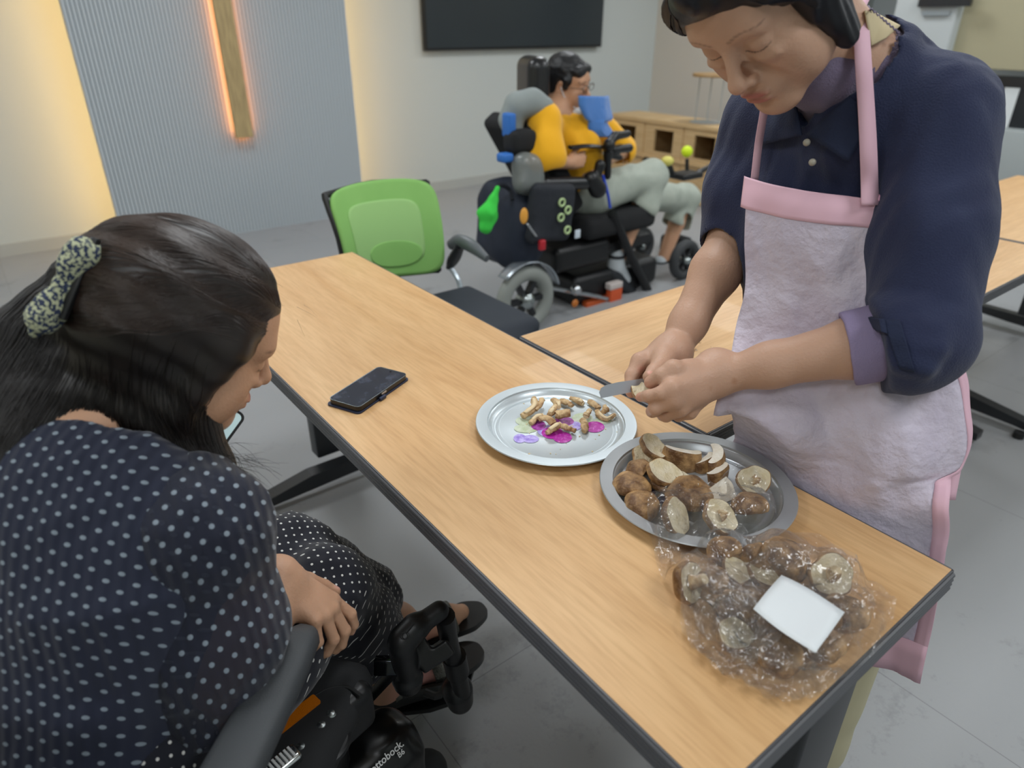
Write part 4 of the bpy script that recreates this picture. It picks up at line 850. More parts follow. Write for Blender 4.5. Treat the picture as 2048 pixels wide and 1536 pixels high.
# armrest pad, its curved edge traced at 0.67 m
def arm_pad(sg):
    b = MB(); ks = np.linspace(0, 1, 12); G_ = []
    for t in ks:
        f = -.16+.36*t; wdt = .036*(1-.25*t) if t < .9 else .036*.75*(1-(t-.9)*4); zz = .632+.012*sin(t*3)+(-.02 if t > .95 else 0); c_ = WC(f, sg*(.200-.03*t*t), zz); ring = []
        for a in np.linspace(0, 2*pi, 16, endpoint=False): ring.append(c_+s_*wdt*np.sign(cos(a))*abs(cos(a))**.6+Z_*.020*np.sign(sin(a))*abs(sin(a))**.6)
        G_.append(ring)
    b.grid(G_, close_v=True); n0 = b.n-16; b.F.append(tuple(range(n0, n0+16))); b.F.append(tuple(range(15, -1, -1))); b.M += [0, 0]; return b
arm_pad(1).build('armrest', M_arm, wc); arm_pad(-1).build('armrest', M_arm, wc)
e0, e1 = PZ(555, 1540, .46), PZ(752, 1368, .46); pd_ = norm(e1-e0); po = np.cross(pd_, Z_); Rpn = np.stack([pd_, -po, Z_], 1)
print('panel', e0, e1, WC(.2, .2, .46))
Q = SDF(); Q.box(e1-pd_*.17-po*.045-Z_*.045, (.17, .045, .045), Rpn, .018, .01); Q.box(e1-pd_*.2-po*.10-Z_*.0, (.10, .03, .05), Rpn, .02, .02); sdf_obj('side_panel', Q, .004, M_frame, wc, 1)
b = MB(); b.box(WC(-.05, -.215, .43), (.22, .014, .05), Rw, bev=.01); b.box(WC(.15, -.215, .45), (.11, .030, .05), Rw, bev=.02); b.tube([WC(-.08, -.21, .45), WC(-.06, -.20, .64)], .014, 10); b.build('side_panel', M_frame, wc)
gd = e1-pd_*.27-po*.075; Q = SDF(); Q.box(gd+Z_*.06, (.15, .012, .11), Rpn, .01, .01); sdf_obj('side_guard', Q, .004, M_frame, wc, 1)
MB().tube([WC(-.08, .20, .44), WC(-.06, .20, .64)], .014, 10).build('armrest_post', M_frame, wc)
MB().tube([PZ(x, y, .462) for x, y in ((632, 1392), (660, 1378), (695, 1375), (722, 1392))], .0035, 8, smooth=4).build('slot', M_rubber, wc)
def rplate(c, hl, hw_, th, dl_, dw_, name, m, parent, r=.003):
    n_ = np.cross(dl_, dw_); return MB().prism(rrect(hl, hw_, r, 3), th, c, np.stack([dl_, dw_, n_], 1)).build(name, m, parent, smooth=False)
ra, rb = PZ(518, 1492, .463), PZ(622, 1410, .463); rc = (ra+rb)/2; rd = norm(rb-ra); rn = Z_; rw = np.cross(rn, rd)
rplate(rc, .055, .010, .005, rd, rw, 'reflector', M_amber, wc); rplate(rc-rn*.003, .059, .0125, .004, rd, rw, 'reflector_bracket', M_frame, wc)
M_bolt = mat('zinc_bolt', 'a9b0b0', .25, metal=1)
for x, y in ((643, 1453), (602, 1497), (662, 1430)):
    MB().lathe([(.0001, .006), (.006, .005), (.0085, .002), (.009, -.004)], PZ(x, y, .460), 16).build('bolt', M_bolt, wc)
lp = [(598, 1518), (640, 1466), (668, 1442), (688, 1455), (694, 1480), (682, 1505), (655, 1530), (625, 1548), (600, 1540), (598, 1518)]
MB().tube([PZ(x, y, .43) for x, y in lp], .0065, 10, smooth=4).build('grab_handle', M_frame, wc)
lc = PZ(562, 1532, .47); b = MB(); b.box(lc, (.028, .013, .010), np.stack([rd, rw, rn], 1), bev=.006); b.build('side_lamp', mat('lamp_chrome', 'd2d6d6', .12, metal=1), wc)
b = MB()
for k in range(7): b.box(lc+rd*(-.018+.006*k)+rn*.0105, (.0016, .009, .002), np.stack([rd, rw, rn], 1))
b.build('lamp_ribs', mat('lamp_lens', 'e8eaea', .15, spec=.9), wc)
# drive wheel cover
d0, d1 = PZ(690, 1560, .26), PZ(800, 1462, .26); fd = norm(d1-d0); fw_ = np.cross(fd, Z_); Rc = np.stack([fd, -fw_, Z_], 1); Q = SDF()
Q.box(d1-fd*.17, (.19, .055, .05), Rc, .045, .01); Q.ell(d1-fd*.045+Z_*.045, (.035, .035, .008), None, .006); Q.box(d1-fd*.15+fw_*.04-Z_*.03, (.16, .02, .04), Rc, .015, .02)
Q.box(d1-fd*.14-fw_*.02+Z_*.055, (.003, .05, .003), Rc, .001, .003, 's')
sdf_obj('wheel_cover', Q, .004, mat('gloss_black', '0c0c0d', .3, spec=.5), wc, 1)
tn = norm(fw_*.72+Z_*.69); tu = norm(np.cross(tn, fd)); tu = tu if tu@Z_ > 0 else -tu
tR = np.stack([fd, tu, np.cross(fd, tu)], 1)
def wheel(c, ax, R, wd, name, parent, tire='1b1c1e', hub=None, rim='1c1d20'):
    """spoked wheel on axis ax"""
    M_ = frame(ax)[:, [0, 2, 1]]; b = MB(); rr = R*.22; b.lathe([(R-rr+rr*cos(a), wd*sin(a)) for a in np.linspace(0, 2*pi, 14, endpoint=False)], c, 40, M_, closed=True); w_ = b.build(name, mat('tyre_'+tire, tire, .7), parent)
    b = MB(); b.lathe([(R*.62, -wd*.6), (R*.80, -wd*.8), (R*.80, wd*.8), (R*.62, wd*.6)], c, 36, M_, closed=True)
    for k in range(6): a = k*pi/3; d_ = M_@np.array([cos(a), sin(a), 0]); b.box(c+d_*R*.42, (R*.24, R*.075, wd*.45), np.stack([d_, np.cross(M_[:, 2], d_), M_[:, 2]], 1))
    b.build('rim', mat('rim_'+rim, rim, .4), w_); sg = 1
    b = MB(); 
    for sg in (-1, 1): b.lathe([(R*.02, sg*wd*1.5), (R*.12, sg*wd*1.4), (R*.22, sg*wd*.9), (R*.24, 0)], c, 20, M_)
    b.build('hub', hub or M_bolt, w_); return w_
wheel(WC(.0, .27, .17), s_, .17, .028, 'drive_wheel', wc); wheel(WC(.0, -.27, .17), s_, .17, .028, 'drive_wheel', wc)
cw = d1-fd*.02; wheel(np.array([cw[0], cw[1], .10])+fw_*.02, fw_, .10, .022, 'caster_wheel', wc); wheel(WC(.33, -.24, .10), s_, .10, .022, 'caster_wheel', wc)
b = MB(); b.box(WC(-.02, 0, .28), (.26, .19, .09), Rw, bev=.03); b.build('motor_base', M_frame, wc)
# footrest: hanger, bracket, post and plate
b = MB(); b.tube([WC(.2, .14, .42), PD(735, 1400, 1.17), PD(790, 1340, 1.15)], .011, 8, flat=.5); b.build('hanger', M_frame, wc)
b = MB(); b.box(PD(778, 1331, 1.14), (.024, .013, .012), np.stack([CR, CU, CF], 1), bev=.002); b.build('chrome_stub', mat('chrome_dark', '33363a', .12, metal=.9), wc)
c0_ = PD(815, 1280, 1.10); Q = SDF(); hdv = norm(PD(880, 1225, 1.12)-PD(815, 1275, 1.10))
Q.cone(PD(808, 1278, 1.10), PD(830, 1255, 1.105), .024, .023, .01); Q.cone(PD(830, 1255, 1.105), PD(878, 1222, 1.12), .017, .0165, .008); Q.cone(PD(803, 1290, 1.10), PD(815, 1352, 1.16), .023, .0195, .006); Q.cone(PD(815, 1356, 1.165), PD(816, 1362, 1.168), .027, .025, .003)
Q.box(PD(855, 1290, 1.15), (.030, .034, .012), np.stack([hdv, np.cross(CF, hdv), CF], 1), .004, .006); Q.box(PD(868, 1272, 1.14), (.013, .015, .03), np.stack([hdv, np.cross(CF, hdv), CF], 1), .003, .004, 's')
sdf_obj('footrest_latch', Q, .0026, M_frame, wc, 1)
ringc = PD(808, 1272, 1.07); b = MB(); b.tube([ringc+(CR*cos(a)+CU*sin(a))*.0055 for a in np.linspace(0, 2*pi, 17)], .0009, 6); b.tube([PD(813, 1265, 1.075), PD(826, 1248, 1.08)], .001, 6); b.build('embossed_mark', M_rubber, wc)
b = MB(); b.tube([PD(890, 1232, 1.13), PD(900, 1290, 1.2), PD(914, 1345, 1.26), PD(925, 1385, 1.31)], [.017, .016, .017, .016], 14, smooth=4); b.tube([PD(908, 1312, 1.23), PD(915, 1345, 1.265)], .022, 14); b.build('footrest_post', M_frame, wc)
Q = SDF(); Q.cone(PD(915, 1380, 1.32), PD(920, 1400, 1.34), .030, .026, .01); sdf_obj('footrest_hinge', Q, .004, M_frame, wc, 1)
b = MB(); zz = .085; fp = [(725, 1375), (722, 1400), (745, 1420), (800, 1425), (860, 1418), (930, 1395), (950, 1330), (900, 1290), (800, 1300), (750, 1340)]; fpw = [PZ(x, y, zz) for x, y in fp]; c_ = np.mean(fpw, 0)
b.prism([(q[0]-c_[0], q[1]-c_[1]) for q in fpw], .012, (c_[0], c_[1], zz-.012)); b.build('footplate', M_frame, wc, smooth=False)
b = MB(); b.tube([PZ(x, y, zz+.03) for x, y in ((730, 1350), (712, 1380), (722, 1408), (760, 1415), (800, 1400), (850, 1385), (905, 1375))], .011, 10, smooth=5, flat=1.6); b.build('heel_rim', M_rubber, wc)
b = MB(); b.tube([PZ(x, y, .16) for x, y in ((905, 1340), (880, 1390), (850, 1385))], .008, 8, smooth=3); b.build('foot_strap', M_rubber, wc)
# marks on the chair
text('printed_mark', 'U', .017, M_white, PZ(673, 1419, .4605), np.stack([rd, rw, rn], 1), wc)
c_ = d1-fd*.10+fw_*.0575
for s_t, f_, z_, sz in (('ottobock.', -.098, .026, .0165), ('B6', -.046, .006, .0125)):
    nn = norm(fw_*.75+Z_*.66); uu = np.cross(nn, fd); uu = uu if uu@Z_ > 0 else -uu
    text('printed_mark', s_t, sz, M_white, d1+fd*f_+fw_*.052+Z_*(z_+.022)+nn*.004, np.stack([fd, uu, np.cross(fd, uu)], 1), wc)
# ---------------------------------------------------------------- shiitake: caps, slices, stems
M_cap = mat('shiitake_skin', '664526', .48, c2='c39a68', nscale=30, bump=.35, bscale=160, coords='Object', thresh=(.40, .64), nd_detail=6); M_und = mat('shiitake_underside', 'eee2c6', .8, c2='dccba2', nscale=60, bump=.4, bscale=260, thresh=(.4, .7)); M_cut = mat('shiitake_cut_face', 'efe9dc', .75, c2='e2d6c0', nscale=50, bump=.3, bscale=200)
M_stem = mat('shiitake_stem', 'd6b88c', .8, c2='9a7148', nscale=45, bump=.5, bscale=150, thresh=(.42, .66)); M_scut = mat('stem_cut_face', 'e3cda6', .8)
def rot3(rx, ry, rz):
    a, b, c = rx, ry, rz; X = np.array([[1, 0, 0], [0, cos(a), -sin(a)], [0, sin(a), cos(a)]]); Y = np.array([[cos(b), 0, sin(b)], [0, 1, 0], [-sin(b), 0, cos(b)]]); return rotz(c)@Y@X
def cap_mesh(R, h, seed, thick=.32, flat=.0, n=40, curl=.25):
    """a cap as two grids: skin (dome and rolled rim) and underside; local z up, dome on top"""
    th = np.linspace(0, 2*pi, n, endpoint=False); rs = np.random.RandomState(seed); ph = rs.rand(4)*6.28
    Rr = R*(1+.07*np.sin(2*th+ph[0])+.045*np.sin(3*th+ph[1])+.02*np.sin(7*th+ph[2])); sk = []
    for t in np.linspace(0, 1, 14): a = t*pi/2; r_ = np.sin(a*.98+.001)**.85; z_ = h*np.cos(a)**.8; sk.append((r_, z_))
    for t in np.linspace(0, 1, 5)[1:]: sk.append((1-.05*t-.03*t*t, -h*curl*np.sin(t*pi/2)))
    un = [sk[-1]]+[(.92-.9*t, -h*curl*(1-t)**1.5+h*.12*np.sin(pi*t)*(1-flat)-h*.03) for t in np.linspace(.08, 1, 9)]
    def G(pr):
        out = []
        for r_, z_ in pr: w = 1+.03*np.sin(5*th+ph[3]+8*r_); out.append(np.stack([Rr*r_*w*np.cos(th), Rr*r_*w*np.sin(th), z_+h*.10*np.sin(2*th+ph[1])*r_**2+h*.03*np.sin(9*th)*r_**3], 1))
        return np.array(out)
    return G(sk), G(un)
def place(G, R, c): s_ = G.shape; return (G.reshape(-1, 3)@R.T+c).reshape(s_)
MUSH = []
def cut_obj(o, co, no, fillm=None, parent=None, name='cut_face'):
    """slice the mesh by a plane; the open rim becomes a face of its own part"""
    bm = bmesh.new(); bm.from_mesh(o.data); bmesh.ops.bisect_plane(bm, geom=bm.verts[:]+bm.edges[:]+bm.faces[:], plane_co=co, plane_no=no, clear_outer=True); bm.to_mesh(o.data); bm.free()
def mushroom(px, py, z, R, h, rot, seed, label, group='cut shiitake pieces on the round tray', cuts=(), stem=0, name='shiitake_mushroom', stem_cut=True, sx=1., bend=0, zoff=0, und=True):
    """rot orients the cap (local dome axis z); cuts: local planes (point, normal) removing the outer side"""
    c = PZ(px, py, z); e = empty(name, tuple(c), label=label, cat='mushroom', group=group); Rm = rot3(*rot); A, U = cap_mesh(R, h, seed)
    def bd(P):
        P = P*np.array([sx, 1, 1])
        if bend: x = P[..., 0]; k = bend/R; a = x*k; P = np.stack([np.sin(a)/k-P[..., 2]*0, P[..., 1]+(1-np.cos(a))/k, P[..., 2]], -1)
        return P
    A, U = bd(A), bd(U)
    if cuts:      # closed solid, sliced; skin, underside and fresh cut face become separate parts
        b = MB(); b.grid(A, 0, close_v=True); b.grid(U[1:], 1, close_v=True)
        V = np.vstack(b.V); n = A.shape[1]; la = (A.shape[0]-1)*n; lb = A.shape[0]*n
        F = list(b.F)+[(la+j, la+(j+1) % n, lb+(j+1) % n, lb+j) for j in range(n)]; Mi = list(b.M)+[1]*n
        me = bpy.data.meshes.new('t'); me.from_pydata([tuple(v) for v in V], [], F); me.polygons.foreach_set('material_index', Mi); bm = bmesh.new(); bm.from_mesh(me); bmesh.ops.remove_doubles(bm, verts=bm.verts[:], dist=1e-6)
        for co, no in cuts:
            r_ = bmesh.ops.bisect_plane(bm, geom=bm.verts[:]+bm.edges[:]+bm.faces[:], plane_co=Vector(co), plane_no=Vector(no), clear_outer=True)
            ed = [g for g in r_['geom_cut'] if isinstance(g, bmesh.types.BMEdge)]; f_ = bmesh.ops.holes_fill(bm, edges=bm.edges[:], sides=0)
            for f in f_['faces']: f.material_index = 2
        bm.verts.index_update(); V = np.array([v.co[:] for v in bm.verts])@Rm.T+c+(0, 0, zoff); parts = {}
        for f in bm.faces: parts.setdefault(f.material_index, []).append(tuple(v.index for v in f.verts))
        bm.free(); bpy.data.meshes.remove(me); prim = None
        for k, nm, mm in ((0, 'cap_skin', M_cap), (1, 'underside', M_und), (2, 'cut_face', M_cut)):
            if k in parts:
                us = sorted({i for f in parts[k] for i in f}); mp_ = {v: i for i, v in enumerate(us)}; o = mk(nm, V[us], [tuple(mp_[i] for i in f) for f in parts[k]], mm, e, smooth=(k != 2))
    else:
        MB().grid(place(A, Rm, c+(0, 0, zoff)), close_v=True).build('cap_skin', M_cap, e, autos=0); MB().grid(place(U, Rm, c+(0, 0, zoff)), close_v=True).build('underside', M_und, e, autos=0)
    if stem:
        b = MB(); P_ = [Rm@np.array([0, 0, -.001])+c, Rm@np.array([.002, .001, -stem*.5])+c, Rm@np.array([.004, -.002, -stem])+c]; P_ = [q+(0, 0, zoff) for q in P_]; b.tube(P_, [R*.36, R*.27, R*.25], 14, smooth=3); b.build('stem', M_stem, e)
        if stem_cut: b = MB(); d_ = norm(P_[2]-P_[1]); b.tube([P_[2]-d_*.0005, P_[2]+d_*.0012], R*.235, 14); b.build('stem_cut', M_scut, e)
    MUSH.append(e); return e
zt_ = ZT+.004
# (px, py, z, R, h, rot, seed, label, cuts)
UP = pi
m_ = mushroom
m_(1298, 918, zt_+.010, .031, .014, (UP+.25, -.15, .3), 1, 'thin cream shiitake slice lying under another at the tray top, ragged edge', cuts=[((0, 0, .006), (0, 0, 1))])
m_(1308, 893, zt_+.030, .026, .014, (UP+.50, .10, .4), 2, 'topmost shiitake cap at the far edge of the tray, cream side up')
m_(1366, 912, zt_+.018, .031, .019, (1.35, .2, -.65), 3, 'long curved brown shiitake crescent beside the topmost cap', cuts=[((0, .012, 0), (0, 1, 0))], sx=1.1)
m_(1427, 918, zt_+.018, .027, .018, (1.3, -.2, .55), 4, 'brown shiitake crescent pointing up to the right', cuts=[((0, .011, 0), (0, 1, 0))])
m_(1408, 925, zt_+.006, .024, .014, (1.2, 0, .1), 5, 'dark slice of shiitake lying under the two crescents', cuts=[((0, .009, 0), (0, 1, 0))])
m_(1280, 944, zt_+.014, .022, .016, (.15, -.2, .3), 6, 'brown half cap tilted against the big cream cap', cuts=[((0, -.008, 0), (0, -1, -.2))])
m_(1330, 946, zt_+.024, .030, .015, (UP+.38, .12, .2), 7, 'largest cream-sided shiitake cap in the middle of the heap')
m_(1263, 972, zt_+.012, .030, .017, (-.12, .10, .25), 8, 'golden-brown shiitake cap at the left of the heap')
m_(1284, 1012, zt_+.010, .027, .018, (.02, -.12, .4), 9, 'dull olive-brown shiitake cap nearest the lower left rim')
m_(1330, 975, zt_+.004, .024, .012, (.3, .25, 1.0), 10, 'cream ragged slice showing beneath the largest cream-sided cap', cuts=[((0, 0, .005), (0, 0, 1))])
m_(1368, 958, zt_+.010, .018, .008, (UP+.3, .3, 0), 11, 'small pale shiitake piece right of the largest cream cap', cuts=[((0, 0, .004), (0, 0, 1))])
m_(1380, 990, zt_+.014, .036, .020, (.12, .06, -.35), 12, 'wide brown shiitake cap just behind the open end of the bag')
m_(1393, 965, zt_+.026, .021, .014, (UP+.35, .55, 1.1), 13, 'upright white-faced slice with a curved brown back', cuts=[((0, 0, .001), (0, 0, -1)), ((0, -.004, 0), (0, -1, 0))])
m_(1441, 972, zt_+.026, .026, .018, (UP+.45, -.05, .05), 14, 'bright white-faced half cap right of the upright slice', cuts=[((0, 0, .002), (0, 0, -1)), ((0, -.007, 0), (0, -1, 0))])
m_(1432, 945, zt_+.012, .026, .016, (1.25, 0, .15), 15, 'brown hooked slice above the white-faced half cap', cuts=[((0, .008, 0), (0, 1, 0))])
m_(1508, 960, zt_+.018, .025, .016, (UP+.60, -.25, -.5), 16, 'round shiitake standing apart at the right, ribbed cream underside up', stem=.004, stem_cut=False)
m_(1352, 1032, zt_+.022, .030, .014, (UP+.9, .2, .3), 17, 'cream shiitake showing through the crumpled lip of the bag, left', group='shiitake inside the clear bag')
m_(1440, 1032, zt_+.024, .026, .017, (UP+.55, -.1, .1), 18, 'upturned shiitake with a brown spot, seen through the bag lip over the tray', group='shiitake inside the clear bag', stem=.006)
m_(1500, 1012, zt_+.020, .028, .018, (-.3, .1, -.3), 19, 'brown cap under film at the right of the bag lip, over the tray', group='shiitake inside the clear bag')
B = 'shiitake inside the clear bag'
zb = ZT+.004
m_(1448, 1103, zb+.014, .022, .020, (-.55, .15, .2), 20, 'reddish-brown shiitake with a crooked stem at the bag opening', group=B, stem=.028)
m_(1570, 1120, zb+.022, .034, .022, (.25, .35, -.2), 21, 'largest dark tan shiitake cap in the bag', group=B)
m_(1512, 1115, zb+.014, .022, .010, (1.1, .2, -.9), 22, 'white-speckled shiitake slice leaning on the large tan cap', group=B, cuts=[((0, 0, .003), (0, 0, -1))])
m_(1472, 1142, zb+.010, .020, .012, (UP+.35, .1, 0), 23, 'small upturned cream shiitake in front of the reddish one', group=B)
m_(1380, 1165, zb+.020, .028, .016, (UP+1.0, -.5, .6), 24, 'pale shiitake with brown edge at the bag\'s left side', group=B, stem=.02)
m_(1425, 1160, zb+.016, .020, .014, (-.4, -.2, .6), 25, 'shiitake with knobbly stem between the pale one and the small cream one', group=B, stem=.026)
m_(1662, 1150, zb+.024, .028, .016, (UP+.55, -.35, -.2), 26, 'upturned shiitake at the bag\'s right side', group=B, stem=.012)
m_(1530, 1145, zb+.006, .025, .012, (UP+.2, .1, 0), 27, 'tan shiitake half hidden under the white label', group=B)
for i, (x, y, rr_, up, lb) in enumerate(((1480, 1215, .027, 0, 'brown cap in the folded bag, left of the label'), (1560, 1245, .030, 0, 'dark cap in the folded bag, just under the label'), (1640, 1230, .028, 0, 'round mushroom in the folded bag under the label\'s right half'), (1560, 1310, .026, 0, 'brown cap in the bag below the label\'s lower corner'), (1690, 1225, .026, 0, 'tan cap in the folded bag right of the label'), (1470, 1270, .022, 1, 'cream mushroom in the crumpled lower left of the bag'), (1640, 1290, .026, 0, 'brown cap in the bag near the table edge'))):
    m_(x, y, zb+.010, rr_, .016, ((UP if up else 0)+.2*(i % 3-1), .2*(i % 2), i*1.1), 30+i, lb, group=B)
# stems on the front tray
def stem_piece(pts, rad, label, seed, z0=ZT+.004):
    rs = np.random.RandomState(seed); P_ = [PZ(x, y, z0+dz) for x, y, dz in pts]; e = empty('mushroom_stem', tuple(np.mean(P_, 0)), label=label, cat='mushroom stem', group='cut stems on the berry-print tray')
    Q = catmull(np.array(P_), 5); r = np.interp(np.linspace(0, 1, len(Q)), np.linspace(0, 1, len(rad)), rad); k_ = rs.rand(3)*6; u_ = np.linspace(0, 1, len(r)); r = r*(1+.13*np.sin(u_*5+k_[0])+.08*np.sin(u_*11+k_[1]))
    b = MB(); b.tube(Q+rs.normal(size=Q.shape)*.0005, r, 14, flat=.75+.25*rs.rand()); V = b.V[0]; b.V[0] = V+.0011*noise(V, 260, seed)[:, None]*norm((.4, .3, .8)); b.build('stem_body', M_stem, e)
    if seed % 2 == 0:
        sd_ = norm(np.cross(d_ if False else Q[-1]-Q[0], (0, 0, 1.))); n0 = norm(-CF*.7+np.array((0, 0, .6))-sd_*.2); k = slice(2, len(Q)-1); Qs = Q[k]+n0*r[k][:, None]*.93; ww = np.array([norm(np.cross(Q[-1]-Q[0], n0))*x*.55 for x in r[k]])
        G_ = np.stack([Qs-ww, Qs+n0*.0007, Qs+ww], 1); MB().grid(G_).build('split_face', M_scut, e, solid=.0008); d_ = norm(Q[-1]-Q[-2]); MB().tube([Q[-1]-d_*.0003, Q[-1]+d_*.001], r[-1]*.9, 12).build('stem_cut', M_scut, e)
SP = [([(1046, 832, .006), (1058, 824, .01), (1070, 812, .014), (1068, 797, .018)], [.0075, .0085, .0075, .005], 'Y-shaped pale stem at the left end of the pile, its tip pointing up'),
 ([(1070, 818, .012), (1081, 808, .014), (1084, 798, .016)], [.006, .006, .0045], 'short stem leaning on the left-end stem'),
 ([(1062, 846, .004), (1072, 836, .006), (1086, 832, .008)], [.005, .0065, .0055], 'brown-tipped stem in front of the left-end stem'),
 ([(1078, 838, .012), (1094, 836, .013), (1106, 846, .010)], [.0055, .007, .006], 'arched stem in the middle front'),
 ([(1098, 832, .01), (1105, 822, .014), (1110, 812, .016)], [.0055, .006, .005], 'upright stem between the arched one and the chunky one'),
 ([(1112, 832, .010), (1122, 828, .014), (1140, 826, .016)], [.006, .012, .009], 'chunkiest stem block in the middle of the pile'),
 ([(1107, 800, .012), (1114, 806, .014), (1118, 814, .016)], [.0062, .0068, .005], 'dark-ended stem at the top of the pile'),
 ([(1122, 802, .006), (1136, 806, .008), (1144, 812, .008)], [.0055, .006, .005], 'pale stem right of the dark-ended one'),
 ([(1094, 865, .004), (1108, 856, .008), (1120, 848, .010)], [.005, .006, .0055], 'slanting stem at the front of the pile'),
 ([(1120, 851, .010), (1134, 855, .006), (1150, 862, .004)], [.0055, .006, .0055], 'stem sloping down to the right at the front of the pile'),
 ([(1142, 797, .004), (1156, 802, .006), (1166, 808, .004)], [.005, .006, .005], 'small stem lying near the far rim'),
 ([(1180, 803, .004), (1190, 810, .006), (1198, 816, .006)], [.005, .0065, .006], 'stem at the right beside the curled one'),
 ([(1194, 822, .004), (1200, 832, .003), (1214, 838, .003), (1229, 830, .005)], [.0045, .0055, .0055, .0045], 'curled strip of stem at the far right of the tray'),
 ([(1208, 812, .010), (1212, 818, .010), (1206, 824, .008)], [.004, .006, .005], 'small upright chip above the curled strip'),
 ([(1180, 820, .010), (1172, 832, .008)], [.005, .0055], 'thin stem leaning on the right-hand stem over the magenta print'),
 ([(1164, 838, .010), (1170, 850, .006), (1168, 862, .004)], [.0065, .0065, .0055], 'stem lying across the magenta berry at the right')]
for i, (pts, rad, lb) in enumerate(SP): stem_piece(pts, rad, lb, i)
# the piece being cut
pc_ = PD(1150+775*.1709, 680+598*.1709, 1.035); e = m_(1285, 782, .8, .0165, .009, (UP+.35, -.2, -.1), 51, 'half-trimmed shiitake held in both hands under the knife', group='shiitake being cut', cuts=[((0, 0, .004), (0, 0, 1))])
e.location = tuple(pc_)
# ---------------------------------------------------------------- the clear bag
def film_mat():
    m = bpy.data.materials.new('clear_film'); m.use_nodes = True; nt = m.node_tree; L = nt.links.new; nt.nodes.clear(); out = nd(nt, 'ShaderNodeOutputMaterial'); tr = nd(nt, 'ShaderNodeBsdfTransparent'); tr.inputs[0].default_value = (.97, .97, .97, 1)
    gl = nd(nt, 'ShaderNodeBsdfGlossy'); gl.inputs['Roughness'].default_value = .09; gl.inputs[0].default_value = (1, 1, 1, 1); df = nd(nt, 'ShaderNodeBsdfDiffuse'); df.inputs[0].default_value = (.85, .87, .88, 1)
    fr_ = nd(nt, 'ShaderNodeLayerWeight'); fr_.inputs[0].default_value = .32; mx = nd(nt, 'ShaderNodeMixShader'); mp = nd(nt, 'ShaderNodeMath', operation='MULTIPLY_ADD', i_1=.62, i_2=.02); L(fr_.outputs['Fresnel'], mp.inputs[0]); L(mp.outputs[0], mx.inputs[0]); L(tr.outputs[0], mx.inputs[1]); L(gl.outputs[0], mx.inputs[2])
    m2 = nd(nt, 'ShaderNodeMixShader'); m2.inputs[0].default_value = .03; L(mx.outputs[0], m2.inputs[1]); L(df.outputs[0], m2.inputs[2]); L(m2.outputs[0], out.inputs[0])
    tc = nd(nt, 'ShaderNodeTexCoord'); vn = nd(nt, 'ShaderNodeTexNoise', i_Scale=40, i_Detail=2, i_Distortion=1.6); L(tc.outputs['Object'], vn.inputs[0]); bp = nd(nt, 'ShaderNodeBump', i_Strength=.75, i_Distance=.006); L(vn.outputs[0], bp.inputs['Height']); L(bp.outputs[0], gl.inputs['Normal'])
    return m
M_film = film_mat()
MT = []      # dome heights of what the film lies on
for e in MUSH:
    for ch_ in e.children:
        if ch_.name.startswith(('cap_skin', 'underside', 'stem')):
            V = np.array([v.co[:] for v in ch_.data.vertices])+np.array(e.location); MT.append(V[::3])
MT = np.vstack(MT)
def top_at(X, Y, rad=.012):
    out = np.full(X.shape, ZT+.001)
    for q in MT: d2 = (X-q[0])**2+(Y-q[1])**2; out = np.maximum(out, np.where(d2 < rad*rad, q[2]*1., -1))
    return out
def film(name, poly_px, zbase, parent, seed, amp, lift, n=70, fold=None, top=True):
    """crumpled sheet: outline traced on the plane of the table, height follows what lies under it"""
    P_ = np.array([PZ(x, y, zbase)[:2] for x, y in poly_px]); P_ = catmull(np.vstack([P_, P_[:1]]), 5)[:-1]; c_ = P_.mean(0)
    rs = np.random.RandomState(seed); nr = 34; na = len(P_); Xs = []; 
    for i in range(nr+1):
        t = i/nr; Xs.append(c_+(P_-c_)*t)
    G_ = np.array(Xs); X, Y = G_[..., 0], G_[..., 1]; Z = top_at(X, Y)+lift if top else np.full(X.shape, zbase)
    for _ in range(2): Z[1:-1] = (Z[:-2]+Z[2:]+2*Z[1:-1]+np.roll(Z, 1, 1)[1:-1]+np.roll(Z, -1, 1)[1:-1])/6
    P3 = np.stack([X, Y, np.zeros_like(X)], -1).reshape(-1, 3); cr = 0
    for k in range(5):
        a = rs.rand()*pi; f_ = rs.uniform(40, 130); cr = cr+np.abs(((P3[:, 0]*cos(a)+P3[:, 1]*sin(a))*f_+.9*noise(P3, 35, k+seed)+rs.rand()*3) % 2-1)/(1+.25*k)
    cr = (cr/3.2-.5).reshape(X.shape); edge = np.clip(np.linspace(0, 1, nr+1), 0, 1)[:, None]; Z = Z+amp*cr*(.35+.65*edge)
    if fold: Z = Z+fold(X, Y, edge)
    Z = np.maximum(Z, ZT+.0008); b = MB(); b.grid(np.stack([X, Y, Z], -1), close_v=True); return b.build(name, M_film, parent, autos=25)
bg = empty('plastic_bag', tuple(PZ(1560, 1220, ZT)), label='crumpled clear plastic bag of shiitake with a blank white label at the table corner', cat='bag')
film('bag_mouth', [(1292, 1030), (1300, 1000), (1345, 992), (1380, 1002), (1425, 985), (1470, 945), (1520, 968), (1552, 1000), (1550, 1050), (1500, 1078), (1440, 1085), (1400, 1070), (1370, 1100), (1325, 1110)], ZT+.02, bg, 1, .010, .004)
film('bag_body', [(1308, 1100), (1325, 1060), (1400, 1062), (1500, 1070), (1570, 1060), (1640, 1065), (1690, 1110), (1700, 1160), (1690, 1220), (1500, 1240), (1380, 1215), (1345, 1180), (1320, 1140)], ZT+.01, bg, 2, .006, .005)
